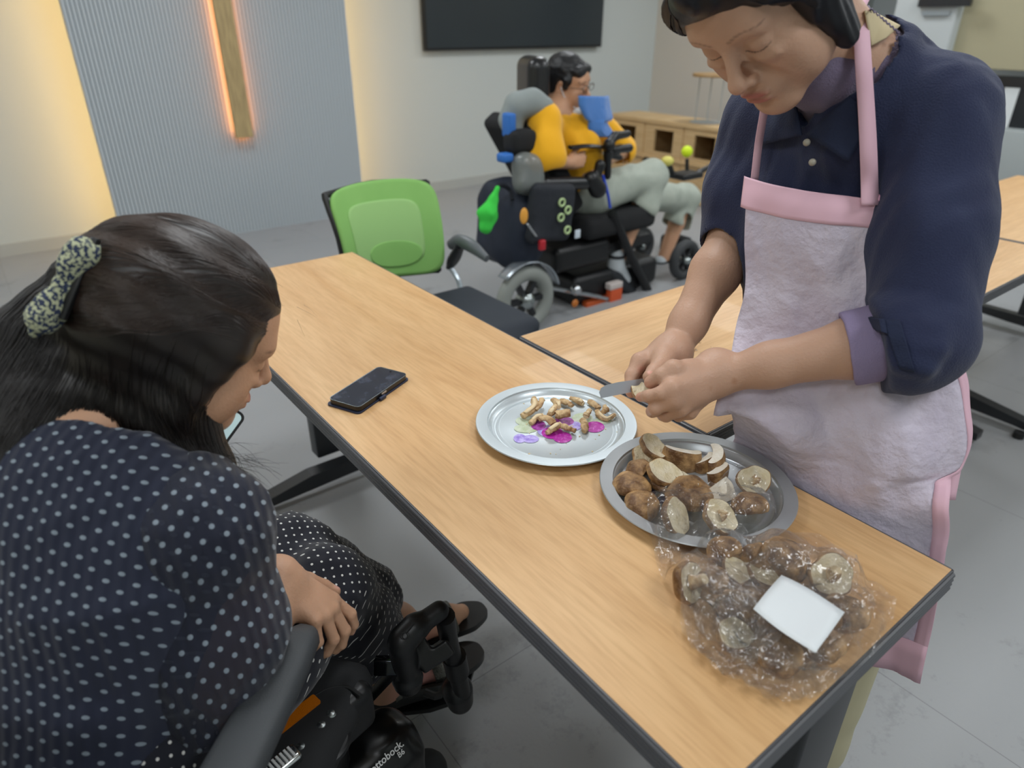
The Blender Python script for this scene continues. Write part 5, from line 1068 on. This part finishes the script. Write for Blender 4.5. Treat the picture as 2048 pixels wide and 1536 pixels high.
fl_o = film('folded_flap', [(1352, 1165), (1400, 1150), (1560, 1146), (1700, 1150), (1775, 1180), (1790, 1225), (1765, 1290), (1700, 1345), (1650, 1385), (1600, 1400), (1545, 1390), (1500, 1370), (1420, 1325), (1365, 1260)], ZT+.012, bg, 3, .019, .010)
film('inner_fold', [(1420, 1200), (1560, 1180), (1700, 1190), (1740, 1240), (1690, 1310), (1600, 1350), (1500, 1330), (1440, 1280)], ZT+.02, bg, 4, .022, .012)
film('crumpled_end', [(1362, 1185), (1400, 1195), (1470, 1270), (1540, 1325), (1640, 1350), (1690, 1340), (1640, 1388), (1590, 1405), (1535, 1392), (1480, 1365), (1420, 1330), (1370, 1262)], ZT+.012, bg, 7, .030, .002, top=False)
film('crumpled_side', [(1380, 1170), (1450, 1170), (1500, 1215), (1560, 1290), (1500, 1320), (1420, 1270), (1385, 1220)], ZT+.03, bg, 9, .028, .02)
lb_c = [PZ(x, y, ZT+.058) for x, y in ((1563, 1150), (1690, 1222), (1630, 1308), (1506, 1218))]
b = MB(); n_ = 8; G_ = [[(lb_c[0]*(1-u)+lb_c[1]*u)*(1-v)+(lb_c[3]*(1-u)+lb_c[2]*u)*v+np.array((0, 0, .0025*sin(u*4+v*3))) for u in np.linspace(0, 1, n_)] for v in np.linspace(0, 1, n_)]; b.grid(G_); b.build('label', mat('label_white', 'e6ebee', .45), bg, solid=.0004)

# crumbs and drops
def bits(name, pts, r, m, label, seed, z, flat=.6, cat='crumbs'):
    rs = np.random.RandomState(seed); b = MB()
    for x, y in pts: k = r*rs.uniform(.5, 1.3); b.ell(PZ(x, y, z)+(0, 0, k*flat*.5), (k, k*rs.uniform(.6, 1), k*flat), rotz(rs.rand()*3), n=8)
    o = b.build(name, m); tag(o, label, cat, kind='stuff'); return o
rs = np.random.RandomState(8)
bits('mushroom_crumbs', [(1046+rs.rand()*190, 800+rs.rand()*110) for _ in range(34)], .0016, M_scut, 'scattered pale mushroom crumbs on the berry-print tray', 3, ZT+.0024)
bits('water_drops', [(1375+rs.rand()*55, 688+rs.rand()*28) for _ in range(9)]+[(1385, 690), (1400, 686)], .0035, mat('water', 'ffffff', .03, trans=1), 'few clear water drops on the crosswise table beside the apron', 4, ZT, .3, 'water drops')
# ---------------------------------------------------------------- person in the far power wheelchair
YM = 2.72
man = empty('person', (2.4, YM, 0), label='person in yellow t-shirt and grey shorts reclining in the far wheelchair', cat='person')
MH = Head(PY(1137, 168, YM), norm((.36, -.93, -.12)), norm((-.10, -.05, 1.)), 1.02)
nk = PY(1105, 235, YM); ch = PY(1140, 290, YM); pv = PY(1165, 385, YM)
sR, eR, wR = PY(1090, 240, 2.54), PY(1090, 320, 2.50), PY(1140, 326, 2.50); sL, eL, wL = PY(1195, 245, 2.90), PY(1245, 300, 2.86), PY(1200, 328, 2.60)
hR, kR, aR, tR = PY(1190, 385, 2.62), PY(1305, 352, 2.60), PY(1232, 530, 2.56), PY(1262, 585, 2.56)
hL, kL, aL, tL = PY(1200, 395, 2.82), PY(1372, 395, 2.82), PY(1318, 540, 2.80), PY(1365, 580, 2.82)
print('man', MH.C, nk, ch, pv, kR, aR, kL, aL)
S = SDF(); MH.add(S); S.cone(MH.p(0, -.03, -.05), nk, .058, .065, .03); S.cone(nk, ch, .08, .11, .04); S.cone(ch, pv, .11, .13, .04); S.cone(nk, sR, .05, .055, .03); S.cone(nk, sL, .05, .055, .03)
S.chain([sR, eR], [.05, .045], .02); S.chain([eR, wR], [.043, .028], .02); S.chain([sL, eL], [.05, .045], .02); S.chain([eL, wL], [.043, .028], .02)
for h_, k_, a_, t_ in ((hR, kR, aR, tR), (hL, kL, aL, tL)): S.chain([h_, k_], [.075, .055], .02); m_ = k_+(a_-k_)*.35; S.chain([k_, m_, a_], [.052, .050, .035], .02); S.cone(a_, a_+(t_-a_)*.9, .036, .025, .02)
hd = PY(1172, 318, 2.50); n1 = hand(S, wR, hd-wR, (0, 0, 1), (-.3, -1, .2), .95, curl=(.6, .7, .8, .9), spread=.15); n2 = hand(S, wL, PY(1168, 340, 2.52)-wL, (0, 0, 1), (1, .3, .2), .95, curl=(.5, .6, .7, .8), spread=.15)
def man_col(V):
    sp = MH.spots('a8605c')
    for q in (-1, 1):
        for t in np.linspace(0, 1, 6): sp.append((MH.p(q*(.015+.036*t), .09-.012*t*t, .027), np.array((.006, .014, .0045)), MH.M, '2a211e', .6))
        sp.append((MH.p(q*.032, .089, .0), np.array((.013, .012, .0035)), MH.M, '2a1d18', .5))
    return paint(V, 'c99a7a', sp)
sdf_obj('body', S, .0045, skin_mat('skin_of_man'), man, 1, man_col)
Q = SDF(); p = MH.p; Q.ell(p(0, -.022, .055), (.082, .102, .088), MH.M, .02); Q.ell(p(0, -.05, .0), (.080, .075, .08), MH.M, .03); Q.ell(p(0, .070, -.048), (.066, .070, .088), MH.M, .01, 's'); Q.ell(p(0, .0, -.09), (.1, .1, .06), MH.M, .01, 's')
Q.cone(p(-.045, .066, .070), p(.045, .066, .070), .024, .024, .03); Q.cone(p(-.07, .03, .03), p(-.07, .02, .0), .018, .012, .02); Q.cone(p(.07, .03, .03), p(.07, .02, .0), .018, .012, .02); Q.post = lambda P, D: D+.003*noise(P, 70, 4); sdf_obj('hair', Q, .005, mat('short_black_hair', '16171a', .5), man, 0)
# glasses
b = MB(); M_gl = mat('glasses_metal', '6c6660', .3, metal=.8)
for q in (-1, 1):
    c_ = MH.p(q*.033, .108, .0); b.tube([c_+MH.M@np.array([.024*cos(a), 0, .017*sin(a)]) for a in np.linspace(0, 2*pi, 17)], .0016, 6); b.tube([MH.p(q*.057, .106, .004), MH.p(q*.078, .02, .004)], .0014, 6)
b.tube([MH.p(-.009, .110, .003), MH.p(.009, .110, .003)], .0014, 6); b.build('glasses', M_gl, man)
# lowered white mask and its loop
M_mask = mat('mask_white', 'dfe3e6', .9); ribbon([MH.p(-.080, .0, .0), MH.p(-.074, .03, -.05), MH.p(-.05, .075, -.09)], [MH.u*.003+MH.f*.001]*3, 'mask_loop', M_mask, man, .003)
Q = SDF(); Q.ell(p(0, .060, -.108), (.052, .05, .03), MH.M, .01); sdf_obj('face_mask', Q, .004, M_mask, man, 1)
# t-shirt
M_tee = mat('yellow_cotton', 'fbb70f', .8, sheen=.2, bump=.1); T = SDF()
T.cone(ch, pv+(0, 0, .03), .165, .17, .05, flat=(1, 0, 0.2), fr=.8); T.cone(nk+(0, 0, -.05), ch, .10, .16, .05, flat=(1, 0, 0), fr=.8); T.cone(nk+(0, 0, -.05), sR, .06, .075, .04); T.cone(nk+(0, 0, -.05), sL, .06, .075, .04)
T.cone(sR, eR+(0, 0, .02), .075, .092, .03); T.cone(sL, eL, .075, .085, .03); T.cone(nk, MH.C, .068, .075, .008, 's'); T.post = lambda P, D: D+.010*noise(P@np.array([[1, 0, .4], [0, 1, 0], [0, 0, .7]]), 15, 5)
T.box(eR+(-.01, -.03, -.095), (.13, .13, .06), np.stack([norm((1, 0, .25)), (0, 1, 0), norm((-.25, 0, 1))], 1), .004, .006, 's'); T.cone(eR+(0.01, 0, -.05), wR+(0, 0, -.02), .06, .06, .006, 's'); T.cone(eL+(0, 0, -.03), wL, .055, .05, .006, 's'); sdf_obj('t_shirt', T, .006, M_tee, man, 1)
# shorts
M_sh = mat('grey_green_shorts', 'a3ab9f', .85, c2='b0b7ab', nscale=12); T = SDF()
T.cone(pv, ch+(pv-ch)*.8, .16, .15, .05, flat=(1, 0, 0), fr=.85)
for h_, k_, a_ in ((hR, kR, aR), (hL, kL, aL)): e_ = k_+(a_-k_)*.33; T.cone(h_, k_+(0, 0, -.0), .105, .085, .05); T.cone(k_, e_, .082, .098, .03); T.cone(e_, a_, .082, .075, .006, 's'); T.box(a_+(e_-a_)*.45, (.13, np.linalg.norm(e_-a_)*.47, .13), frame(e_-a_), .004, .006, 's')
T.post = lambda P, D: D+.011*noise(P, 13, 6); sdf_obj('shorts', T, .006, M_sh, man, 1)
for a_, t_ in ((aR, tR), (aL, tL)):
    Q = SDF(); Q.cone(a_+(k_-a_)*.0+(0, 0, .05), a_+(0, 0, -.01), .043, .045, .01); Q.cone(a_, a_+(t_-a_)*.5, .044, .040, .02); sk = sdf_obj('sock', Q, .005, mat('sock_grey_white', 'b9c0c4', .9), man, 1)
    b = MB(); b.tube([a_+(0, 0, .045), a_+(0, 0, .062)], .046, 18); b.build('sock_cuff', mat('sock_cuff_black', '25272b', .9), sk)
    Q = SDF(); Q.cone(a_+(-.02, 0, -.045), t_+(.02, 0, -.02), .046, .038, .03); Q.box((a_+t_)/2+(0, 0, -.055), (.13, .045, .02), frame((t_-a_)*(1, 1, .6)+1e-4)[:, [1, 0, 2]], .01, .02); sdf_obj('shoe', Q, .006, mat('shoe_dark', '1f2328', .7), man, 1)
# blue towel tucked under the chin
tw_ = empty('towel', tuple(PY(1170, 230, 2.55)), label='folded bright blue towel hanging under the chin of the person in yellow', cat='towel')
b = MB(); G_ = []
ys = [(190, 1138, 1196, .10), (212, 1138, 1200, .115), (235, 1150, 1204, .12), (242, 1158, 1188, .125), (258, 1160, 1200, .14), (271, 1170, 1210, .155)]
for j, (y, xa, xb, o_) in enumerate(ys):
    row = []
    for t in np.linspace(0, 1, 9): q = PY(xa+(xb-xa)*t, y, YM-.10+.10*t)+np.array((.03, -.10, 0))*(.5+sin(pi*t)*.5); row.append(q+np.array((.0, -1, 0))*.008*sin(t*14+j))
    G_.append(row)
G_ = catmull(np.array(G_).reshape(6, -1), 4).reshape(-1, 9, 3); b.grid(G_); b.build('cloth', mat('towel_blue', '4f86d0', .95, sheen=.4, bump=.4, bscale=200), tw_, solid=.008)
# ---------------------------------------------------------------- far power wheelchair
fw2 = empty('power_wheelchair', (2.4, YM, 0), label='far power wheelchair with black headrest, grey tyres and a loaded footrest', cat='wheelchair')
M_lea = mat('black_leather', '17191c', .3, spec=.6); M_gry = mat('grey_cushion', '8f9796', .85); M_blu = mat('blue_fabric', '2f6fc0', .6)
def B2(name, c, h, m, bev=.02, R=None, parent=fw2): return MB().box(c, h, R, bev=bev).build(name, m, parent)
Q = SDF(); hc = PY(1066, 158, 2.74); Q.box(hc, (.055, .12, .10), rotz(-.35), .05, .01); sdf_obj('headrest', Q, .006, M_lea, fw2, 1)
MB().tube([hc+(-.05, 0, -.05), hc+(-.09, 0, -.22), PY(1040, 330, YM)], .018, 10).build('headrest_post', M_frame, fw2)
bb = PY(1050, 260, YM); bt = PY(1120, 400, YM); dB = norm(bb-bt); Q = SDF(); Q.box((bb+bt)/2+(-.06, 0, .02), (.05, .20, .26), frame((0, 1, 0), dB)[:, [2, 1, 0]]@np.diag([1, 1, 1]) if False else np.stack([np.cross((0, 1, 0), dB), (0, 1, 0), dB], 1), .03, .01); sdf_obj('backrest', Q, .008, M_seat, fw2, 1)
Q = SDF(); Q.chain([PY(1022, 240, 2.62), PY(1035, 212, 2.60), PY(1065, 205, 2.57), PY(1090, 212, 2.54)], [.05, .055, .055, .04], .03); Q.cone(PY(1022, 240, 2.62), PY(1030, 270, 2.6), .05, .04, .03); sdf_obj('neck_cushion', Q, .006, M_gry, fw2, 1)
B2('shoulder_bolster', PY(1040, 282, 2.53), (.07, .05, .05), M_seat, .03); B2('side_strap', PY(1018, 250, 2.55), (.02, .03, .05), M_blu, .01); B2('blue_knob', PY(1010, 315, 2.52), (.03, .03, .02), M_blu, .012)
B2('seat', PY(1190, 430, YM), (.26, .23, .06), M_seat, .04)
Q = SDF(); Q.cone(PY(1090, 368, 2.46), PY(1170, 366, 2.47), .032, .030, .01); sdf_obj('armrest', Q, .005, M_lea, fw2, 1)
Q = SDF(); Q.cone(PY(1182, 358, 2.46), PY(1195, 378, 2.46), .038, .045, .02); Q.cone(PY(1195, 350, 2.46), PY(1200, 330, 2.46), .022, .026, .01); sdf_obj('control_box', Q, .005, M_blackp, fw2, 1)
# chest belt and switch arm
MB().tube([PY(1140, 295, 2.52), PY(1180, 292, 2.50), PY(1225, 296, 2.62), PY(1245, 290, 2.85)], .028, 10, smooth=5, flat=.35).build('chest_belt', M_blackp, fw2)
Q = SDF(); Q.chain([PY(1215, 352, 2.5), PY(1215, 290, 2.5), PY(1230, 272, 2.52), PY(1255, 268, 2.55)], [.018, .022, .022, .018], .01); Q.cone(PY(1228, 300, 2.5), PY(1258, 296, 2.52), .018, .022, .01); Q.cone(PY(1215, 310, 2.5), PY(1240, 315, 2.5), .016, .014, .01); Q.ell(PY(1218, 290, 2.48), .03, None, .01); sdf_obj('switch_arm', Q, .005, M_blackp, fw2, 1)
MB().tube([PY(1205, 350, 2.47), PY(1215, 385, 2.46), PY(1220, 415, 2.47)], .008, 8, smooth=4).build('cable', mat('blue_cable', '2b4fd0', .4), fw2)
# tray arm with ball switch on the far side
MB().tube([PY(1290, 320, 2.98), PY(1340, 335, 2.98), PY(1345, 350, 2.98)], .02, 10).build('tray_arm', M_blackp, fw2)
Q = SDF(); Q.box(PY(1372, 350, 2.98), (.10, .07, .02), None, .015, .01); Q.cone(PY(1390, 350, 2.95), PY(1420, 332, 2.95), .022, .014, .01); sdf_obj('tray', Q, .005, M_blackp, fw2, 1)
MB().tube([PY(1374, 340, 2.95), PY(1374, 318, 2.95)], .012, 10).build('ball_stem', M_blackp, fw2)
MB().ell(PY(1374, 303, 2.95), .036, n=28).build('switch_ball', mat('lime_ball', 'd8f21c', .45), fw2)
MB().ell(PY(1335, 322, 2.95), (.04, .04, .03), n=28).build('switch_pad', mat('pale_yellow_pad', 'd9cf6a', .5), fw2)
# base
Q = SDF(); Q.box(PY(1190, 545, YM), (.33, .19, .08), None, .04, .03); Q.box(PY(1120, 495, YM), (.20, .20, .07), None, .04, .03); sdf_obj('base', Q, .008, M_frame, fw2, 1)
B2('tilt_frame', PY(1180, 480, YM), (.30, .18, .03), M_frame, .01)
MB().tube([PY(1100, 575, 2.50), PY(1215, 597, 2.50)], .012, 10).build('chrome_rail', M_chrome, fw2); MB().ell(PY(1152, 580, 2.48), (.03, .03, .03)).build('wheel_cap', M_chrome, fw2); MB().ell(PY(1150, 607, 2.46), (.022, .01, .022)).build('reflector', M_amber, fw2)
B2('battery_box', PY(1195, 605, 2.52), (.10, .02, .025), mat('orange_panel', 'b8501c', .5), .006); B2('side_box', PY(1228, 590, 2.50), (.045, .02, .06), mat('orange_label', 'd0562a', .5), .006); B2('side_box_lid', PY(1228, 570, 2.50), (.048, .023, .018), mat('pale_label', 'c7bdb8', .5), .006)
yw = 2.44; wc1 = PY(1050, 606, yw); R1 = .172
print('far wheel', wc1)
wc1[2] = R1; 
for sgn in (0,): wheel(wc1+(0, sgn*.36, 0), (0, 1, 0), R1, .034, 'rear_wheel', fw2, tire='8d918c')
for sgn in (0, 1): wheel(np.array([PY(1360, 590, 2.50)[0], 2.50+sgn*.36, .12]), (0, 1, 0), .12, .03, 'front_wheel', fw2, tire='3a3c3e')
for nm, y in (('fender', yw),):
    b = MB(); b.grid([[wc1+np.array([cos(a)*(R1+.022), y-yw+dy, sin(a)*(R1+.022)]) for dy in (-.035, -.02, .02, .035)] for a in np.linspace(.25, 2.35, 20)]); b.build(nm, mat('silver_fender', 'b4bcc4', .25, metal=.8), fw2, solid=.005)
MB().tube([PY(1225, 425, 2.50), PY(1260, 510, 2.50), PY(1300, 590, 2.50)], .026, 10).build('legrest_tube', M_frame, fw2); B2('legrest_pad', PY(1350, 500, 2.9), (.06, .10, .10), M_seat, .03)
MB().tube([PY(1285, 560, 2.49), PY(1312, 600, 2.49)], .010, 8).build('legrest_chrome', M_chrome, fw2)
B2('footplate', PY(1270, 600, 2.60), (.13, .09, .012), M_frame, .006); B2('footplate', PY(1360, 600, 2.84), (.13, .09, .012), M_frame, .006)
Q = SDF(); Q.chain([PY(1345, 535, 2.75), PY(1375, 545, 2.75), PY(1400, 570, 2.75)], [.06, .075, .06], .03); sdf_obj('front_cover', Q, .007, M_frame, fw2, 1)
# bags and tags hung on it
def bag(name, c, h, m, label, seed, tilt=0, am=.015, parts=None, cat='bag'):
    e = empty(name, tuple(c), label=label, cat=cat); Q = SDF(); R_ = np.array([[cos(tilt), 0, sin(tilt)], [0, 1, 0], [-sin(tilt), 0, cos(tilt)]]); Q.box(c, h, R_, min(h)*.95, .02); Q.post = lambda P, D: D+am*noise(P, 12, seed); sdf_obj('bag_body', Q, .007, m, e, 1); return e
k1 = bag('backpack', PY(1022, 448, 2.62), (.13, .19, .21), mat('navy_nylon', '182132', .7), 'dark navy bag hanging behind the far wheelchair, above its grey-tyred wheel', 1, .15)
MB().tube([PY(985, 385, 2.5), PY(1000, 370, 2.5), PY(1020, 380, 2.5), PY(1025, 400, 2.47)], .010, 8, smooth=4).build('handle', mat('navy_webbing', '10151f', .8), k1)
k2 = bag('mesh_bag', PY(1100, 425, 2.40), (.13, .035, .135), mat('mesh_black', '20242c', .75, bump=.3), 'black mesh bag with pale green rings on the side of the far wheelchair', 2, .12, .008)
for x, y in ((1124, 405), (1136, 420), (1122, 435), (1135, 460)):
    c_ = PY(x, y, 2.352); MB().tube([c_+(.016*cos(a), 0, .016*sin(a)) for a in np.linspace(0, 2*pi, 17)], .0055, 6).build('ring', mat('ring_green', 'bcd49a', .5), k2)
MB().box(PY(1155, 468, 2.35), (.016, .004, .02), bev=.003).build('tag', mat('tag_white', 'd0dce6', .5), k2)
bag('plastic_bag', PY(1052, 345, 2.47), (.07, .06, .09), mat('grey_film', '7f8482', .3, alpha=.75), 'crumpled grey plastic bag tucked beside the yellow t-shirt', 3, .2, .02)
Q = SDF(); Q.chain([PY(995, 378, 2.45), PY(985, 400, 2.45), PY(975, 425, 2.45), PY(972, 455, 2.45)], [.008, .02, .035, .028], .02); Q.ell(PY(978, 425, 2.45), (.04, .03, .045), None, .02); Q.post = lambda P, D: D+.008*noise(P, 30, 3)
e = empty('plush_toy', tuple(PY(978, 425, 2.45)), label='small bright green plush hanging from the dark bag behind the far wheelchair', cat='toy'); sdf_obj('toy_body', Q, .005, mat('plush_green', '3fcf4a', .9), e, 1)
e = empty('luggage_tag', tuple(PY(1050, 435, 2.36)), label='orange tag on a strap beside the black mesh bag', cat='tag'); b = MB(); b.ell(PY(1048, 432, 2.355), (.022, .008, .036)); b.build('tag_body', mat('tag_orange', 'e8a440', .6), e); MB().tube([PY(1055, 448, 2.355), PY(1072, 472, 2.36)], .008, 8, flat=.4).build('strap', mat('strap_white', 'b9bdc2', .6), e)
e = empty('buckle', tuple(PY(1084, 490, 2.36)), label='small red buckle under the black mesh bag', cat='buckle'); MB().box(PY(1084, 490, 2.36), (.016, .012, .024), bev=.006).build('buckle_body', mat('buckle_red', 'b3202c', .5), e)
# ---------------------------------------------------------------- green-backed office chair
oc = empty('office_chair', (1.16, 2.0, 0), label='office chair with green mesh back and black arms behind the front table', cat='chair')
M_grn = mat('green_mesh', '83b862', .8, c2='8cc06a', nscale=3, bump=.15, bscale=900); M_grn2 = mat('green_mesh_light', '9ac67c', .8, bump=.15, bscale=900)
B_ = [PY(652, 388, 2.16), PY(866, 360, 2.20), PY(890, 545, 2.13), PY(700, 560, 2.09)]
def backpt(u, v, d=0):
    t = B_[0]*(1-u)+B_[1]*u; b_ = B_[3]*(1-u)+B_[2]*u; q = t*(1-v)+b_*v; n_ = norm(np.cross(B_[1]-B_[0], B_[3]-B_[0])); n_ = n_ if n_[1] < 0 else -n_
    return q-n_*(.055*(1-(2*u-1)**2))*1.0+(0, 0, .026*(1-(2*u-1)**2)*(1-v))+n_*(.02*sin(pi*v))+n_*d
def rr_patch(u0, u1, v0, v1, d, n=28, e=4.):
    G_ = []
    for i in range(n+1):
        for_row = []
        for j in range(n+1):
            x, y = 2*i/n-1, 2*j/n-1; r = max(abs(x), abs(y)); L_ = (abs(x)**e+abs(y)**e)**(1/e); k = r/L_ if L_ > 1e-6 else 1; x *= k; y *= k
            for_row.append(backpt(u0+(u1-u0)*(x+1)/2, v0+(v1-v0)*(y+1)/2, d))
        G_.append(for_row)
    return G_
MB().grid(rr_patch(0, 1, 0, 1, 0, e=7)).build('backrest', M_grn, oc, solid=.012)
MB().grid(rr_patch(.13, .83, .2, .86, .0075, e=6)).build('mesh_panel', M_grn2, oc, solid=.002)
MB().grid(rr_patch(.28, .80, .63, .9, .0090, e=2.4)).build('lumbar_pad', M_grn, oc, solid=.002)
fr = [backpt(u, v, -.016) for u, v in ((.03, .02), (0, .05), (0, .5), (0, .97), (.05, .99), (.5, .985), (.93, .97), (.965, .93), (.965, .5), (.965, .06), (.93, .03), (.5, .02), (.03, .02))]; MB().tube(fr, .011, 10, smooth=3).build('back_frame', M_blackp, oc)
sc_ = (PZ(905, 585, .46)+PZ(985, 640, .46))/2; st_c = np.array([1.17, 1.86, .45])
Q = SDF(); Q.box(st_c, (.23, .22, .032), None, .03, .02); Q.ell(st_c+(0, -.20, -.01), (.2, .06, .03), None, .03); sdf_obj('seat', Q, .008, mat('seat_charcoal', '2b3038', .9), oc, 1)
for sg, x0, nm in ((1, 1.372, 'armrest'), (-1, .95, 'armrest')):
    a0 = np.array([x0, 2.16, .635]); b = MB(); b.tube([a0+(0, 0, -.02), a0+(.01*sg, -.05, .005), a0+(.015*sg, -.13, .0), a0+(.02*sg, -.21, -.025)], [.016, .021, .021, .012], 12, smooth=6, flat=1.2); ar = b.build(nm, mat('arm_grey', '5a5f63', .4), oc)
    b = MB(); b.tube([a0+(.005*sg, -.06, -.01), a0+(.0, -.02, -.07), a0+(-.01*sg, .0, -.11)], [.022, .03, .016], 10, smooth=4, flat=.6); b.build('arm_bracket', M_blackp, ar)
    MB().tube([a0+(-.01*sg, 0, -.10), a0+(-.0*sg, -.05, -.15), a0+(-.04*sg, -.12, -.19)], .010, 10, smooth=4).build('arm_tube', mat('silver_tube', 'aab4bb', .3, metal=.7), oc)
b = MB(); b.tube([st_c+(0, 0, -.03), (1.17, 1.86, .12)], .026, 14); b.build('gas_column', M_blackp, oc)
for k in range(5):
    a = k*2*pi/5+.3; e_ = np.array([1.17+.27*cos(a), 1.86+.27*sin(a), .075]); b = MB(); b.tube([(1.17, 1.86, .12), e_], [.025, .014], 10); lg = b.build('base_arm', M_blackp, oc); b = MB(); b.tube([e_+(-.012*sin(a), .012*cos(a), -.045), e_+(.012*sin(a), -.012*cos(a), -.045)], .028, 18); b.build('castor', M_rubber, lg)
# ---------------------------------------------------------------- furniture at the back right
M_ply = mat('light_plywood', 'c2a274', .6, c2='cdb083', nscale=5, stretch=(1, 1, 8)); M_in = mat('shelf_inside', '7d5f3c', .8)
XS = 4.80; ya, yb2 = PX(1452, 300, XS)[1], 4.75; zt_ = PX(1450, 262, XS)[2]; print('shelf', ya, zt_, PX(1262, 245, 4.8), PX(1395, 414, XS))
sh_ = empty('storage_shelf', (XS+.2, (ya+yb2)/2, 0), label='low light-wood storage shelf with square openings by the back wall', cat='shelf')
W_ = yb2-ya; nb_ = 3
for k in range(nb_+1): MB().box((XS+.19, ya+W_*k/nb_, zt_/2), (.18, .0125, zt_/2-.005)).build('upright', M_ply, sh_, smooth=False)
for z in (.02, zt_*.52, zt_): MB().box((XS+.185, (ya+yb2)/2, z), (.2, W_/2+.02, .016), bev=.004).build('shelf_board', M_ply, sh_, smooth=False)
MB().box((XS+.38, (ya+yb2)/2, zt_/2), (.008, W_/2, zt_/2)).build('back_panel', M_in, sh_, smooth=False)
fh = zt_*.24-.012
for k in range(nb_):
    yc = ya+W_*(k+.5)/nb_; hw2 = W_/nb_/2-.012; b = MB(); pl = rrect(hw2, fh, .002, 1)
    for dy, dz, hy, hz in ((-hw2+.05, 0, .05, fh-.0005), (hw2-.05, 0, .05, fh-.0005), (0, fh-.025, hw2-.0995, .025), (0, -fh+.02, hw2-.0995, .02)): b.box((XS+.012, yc+dy, zt_*.76+dz), (.011, hy, hz))
    b.build('opening_frame', M_ply, sh_, smooth=False); MB().box((XS+.014, yc, zt_*.26), (.010, hw2, fh)).build('lower_panel', M_ply, sh_, smooth=False)
sx_, sy_s = XS+.2, PX(1425, 150, XS+.2)[1]; pt = PX(1425, 150, XS+.2)
sl = empty('wooden_stand', (pt[0], pt[1], zt_), label='small round wooden-topped stand on thin legs, standing on the low shelf', cat='stand'); zt2 = zt_+.017
MB().lathe([(.0001, .012), (.155, .012), (.16, 0), (.155, -.012), (.0001, -.012)], (pt[0], pt[1], pt[2]), 40).build('stand_top', mat('walnut_top', 'a8875a', .5), sl)
for dy in (-.12, .0, .12): MB().tube([(pt[0], pt[1]+dy, pt[2]-.01), (pt[0], pt[1]+dy, zt2)], .005, 8).build('leg', mat('leg_grey', 'a6aaa8', .5), sl)
MB().lathe([(.0001, .002), (.14, .002), (.14, -.001), (.0001, -.001)], (pt[0], pt[1], zt2+.002), 32).build('stand_base', mat('base_grey', 'a0a4a2', .5), sl)
# tables at the right edge
table('folding_table', 2.72, 4.0, .50, 1.20, 'beech-topped table at the right edge, beyond the crosswise table', along='x')
cs = PZ(2032, 690, .05)
# kitchen along the right
KX = 6.4; M_cab = mat('cabinet_beige', 'b5ae90', .6); M_wht = mat('cabinet_white', 'c3c9ca', .5); M_blk = mat('counter_black', '22262a', .35)
def kbox(name, label, cat, px0, px1, py0, py1, X, d, m, bev=.01, parent=None):
    a = PX(px0, (py0+py1)/2, X); b_ = PX(px1, (py0+py1)/2, X); za = PX((px0+px1)/2, py0, X)[2]; zb_ = PX((px0+px1)/2, py1, X)[2]; c = np.array([X+d/2, (a[1]+b_[1])/2, (za+zb_)/2]); h = (d/2, abs(a[1]-b_[1])/2, abs(za-zb_)/2)
    e = empty(name, tuple(c), label=label, cat=cat) if parent is None else parent
    MB().box(c, h, bev=bev).build(name+'_body' if parent is None else name, m, e); return e, c, h
wy0 = PX(2060, 100, KX)[1]; wy1 = PX(1930, 100, KX)[1]; print('kitchen', wy0, wy1, PX(2000, 160, KX)[2], PX(2000, 278, KX)[2])
e, c, h = kbox('wall_cupboard', 'beige wall cupboard above the dark counter strip at the right edge', 'cupboard', 1934, 2500, -300, 150, KX, .35, M_cab)
MB().box(c+(-.18, .0, 0), (.004, .004, h[2])).build('door_gap', mat('gap_dark', '5a5748', .8), e)
e, c, h = kbox('refrigerator', 'white refrigerator behind the shoulder of the standing person', 'refrigerator', 1800, 1929, -400, 340, KX-.1, .6, M_wht, .02)
MB().box(PX(1890, 3, KX-.12), (.02, .19, .035)).build('dark_trim', M_blk, e); MB().box(PX(1872, 27, KX-.115), (.01, .10, .015)).build('handle', mat('handle_grey', '8d9599', .4), e)
kbox('splashback', 'black splashback strip above the pale counter at the right edge', 'splashback', 1934, 2500, 163, 278, KX+.1, .05, M_blk, .002)
e, c, h = kbox('base_cabinet', 'pale grey kitchen base cabinet at the right edge', 'cabinet', 1934, 2500, 280, 410, KX-.05, .5, mat('cabinet_grey', 'a9b0b0', .6), .01)
c2_ = c.copy(); MB().box((c[0], c[1], (c[2]-h[2])/2), (h[0]*.96, h[1], (c[2]-h[2])/2)).build('plinth', mat('plinth_grey', '9aa0a0', .6), e, smooth=False)
e = empty('paper_notice', tuple(PX(2012, 215, KX+.08)), label='white sheet of paper stuck on the black splashback', cat='paper'); a = PX(1998, 215, KX+.09); b_ = PX(2028, 215, KX+.09); MB().box((a+b_)/2, (.003, abs(a[1]-b_[1])/2, .14)).build('sheet', mat('paper_white', 'dfe3e4', .7), e, smooth=False)
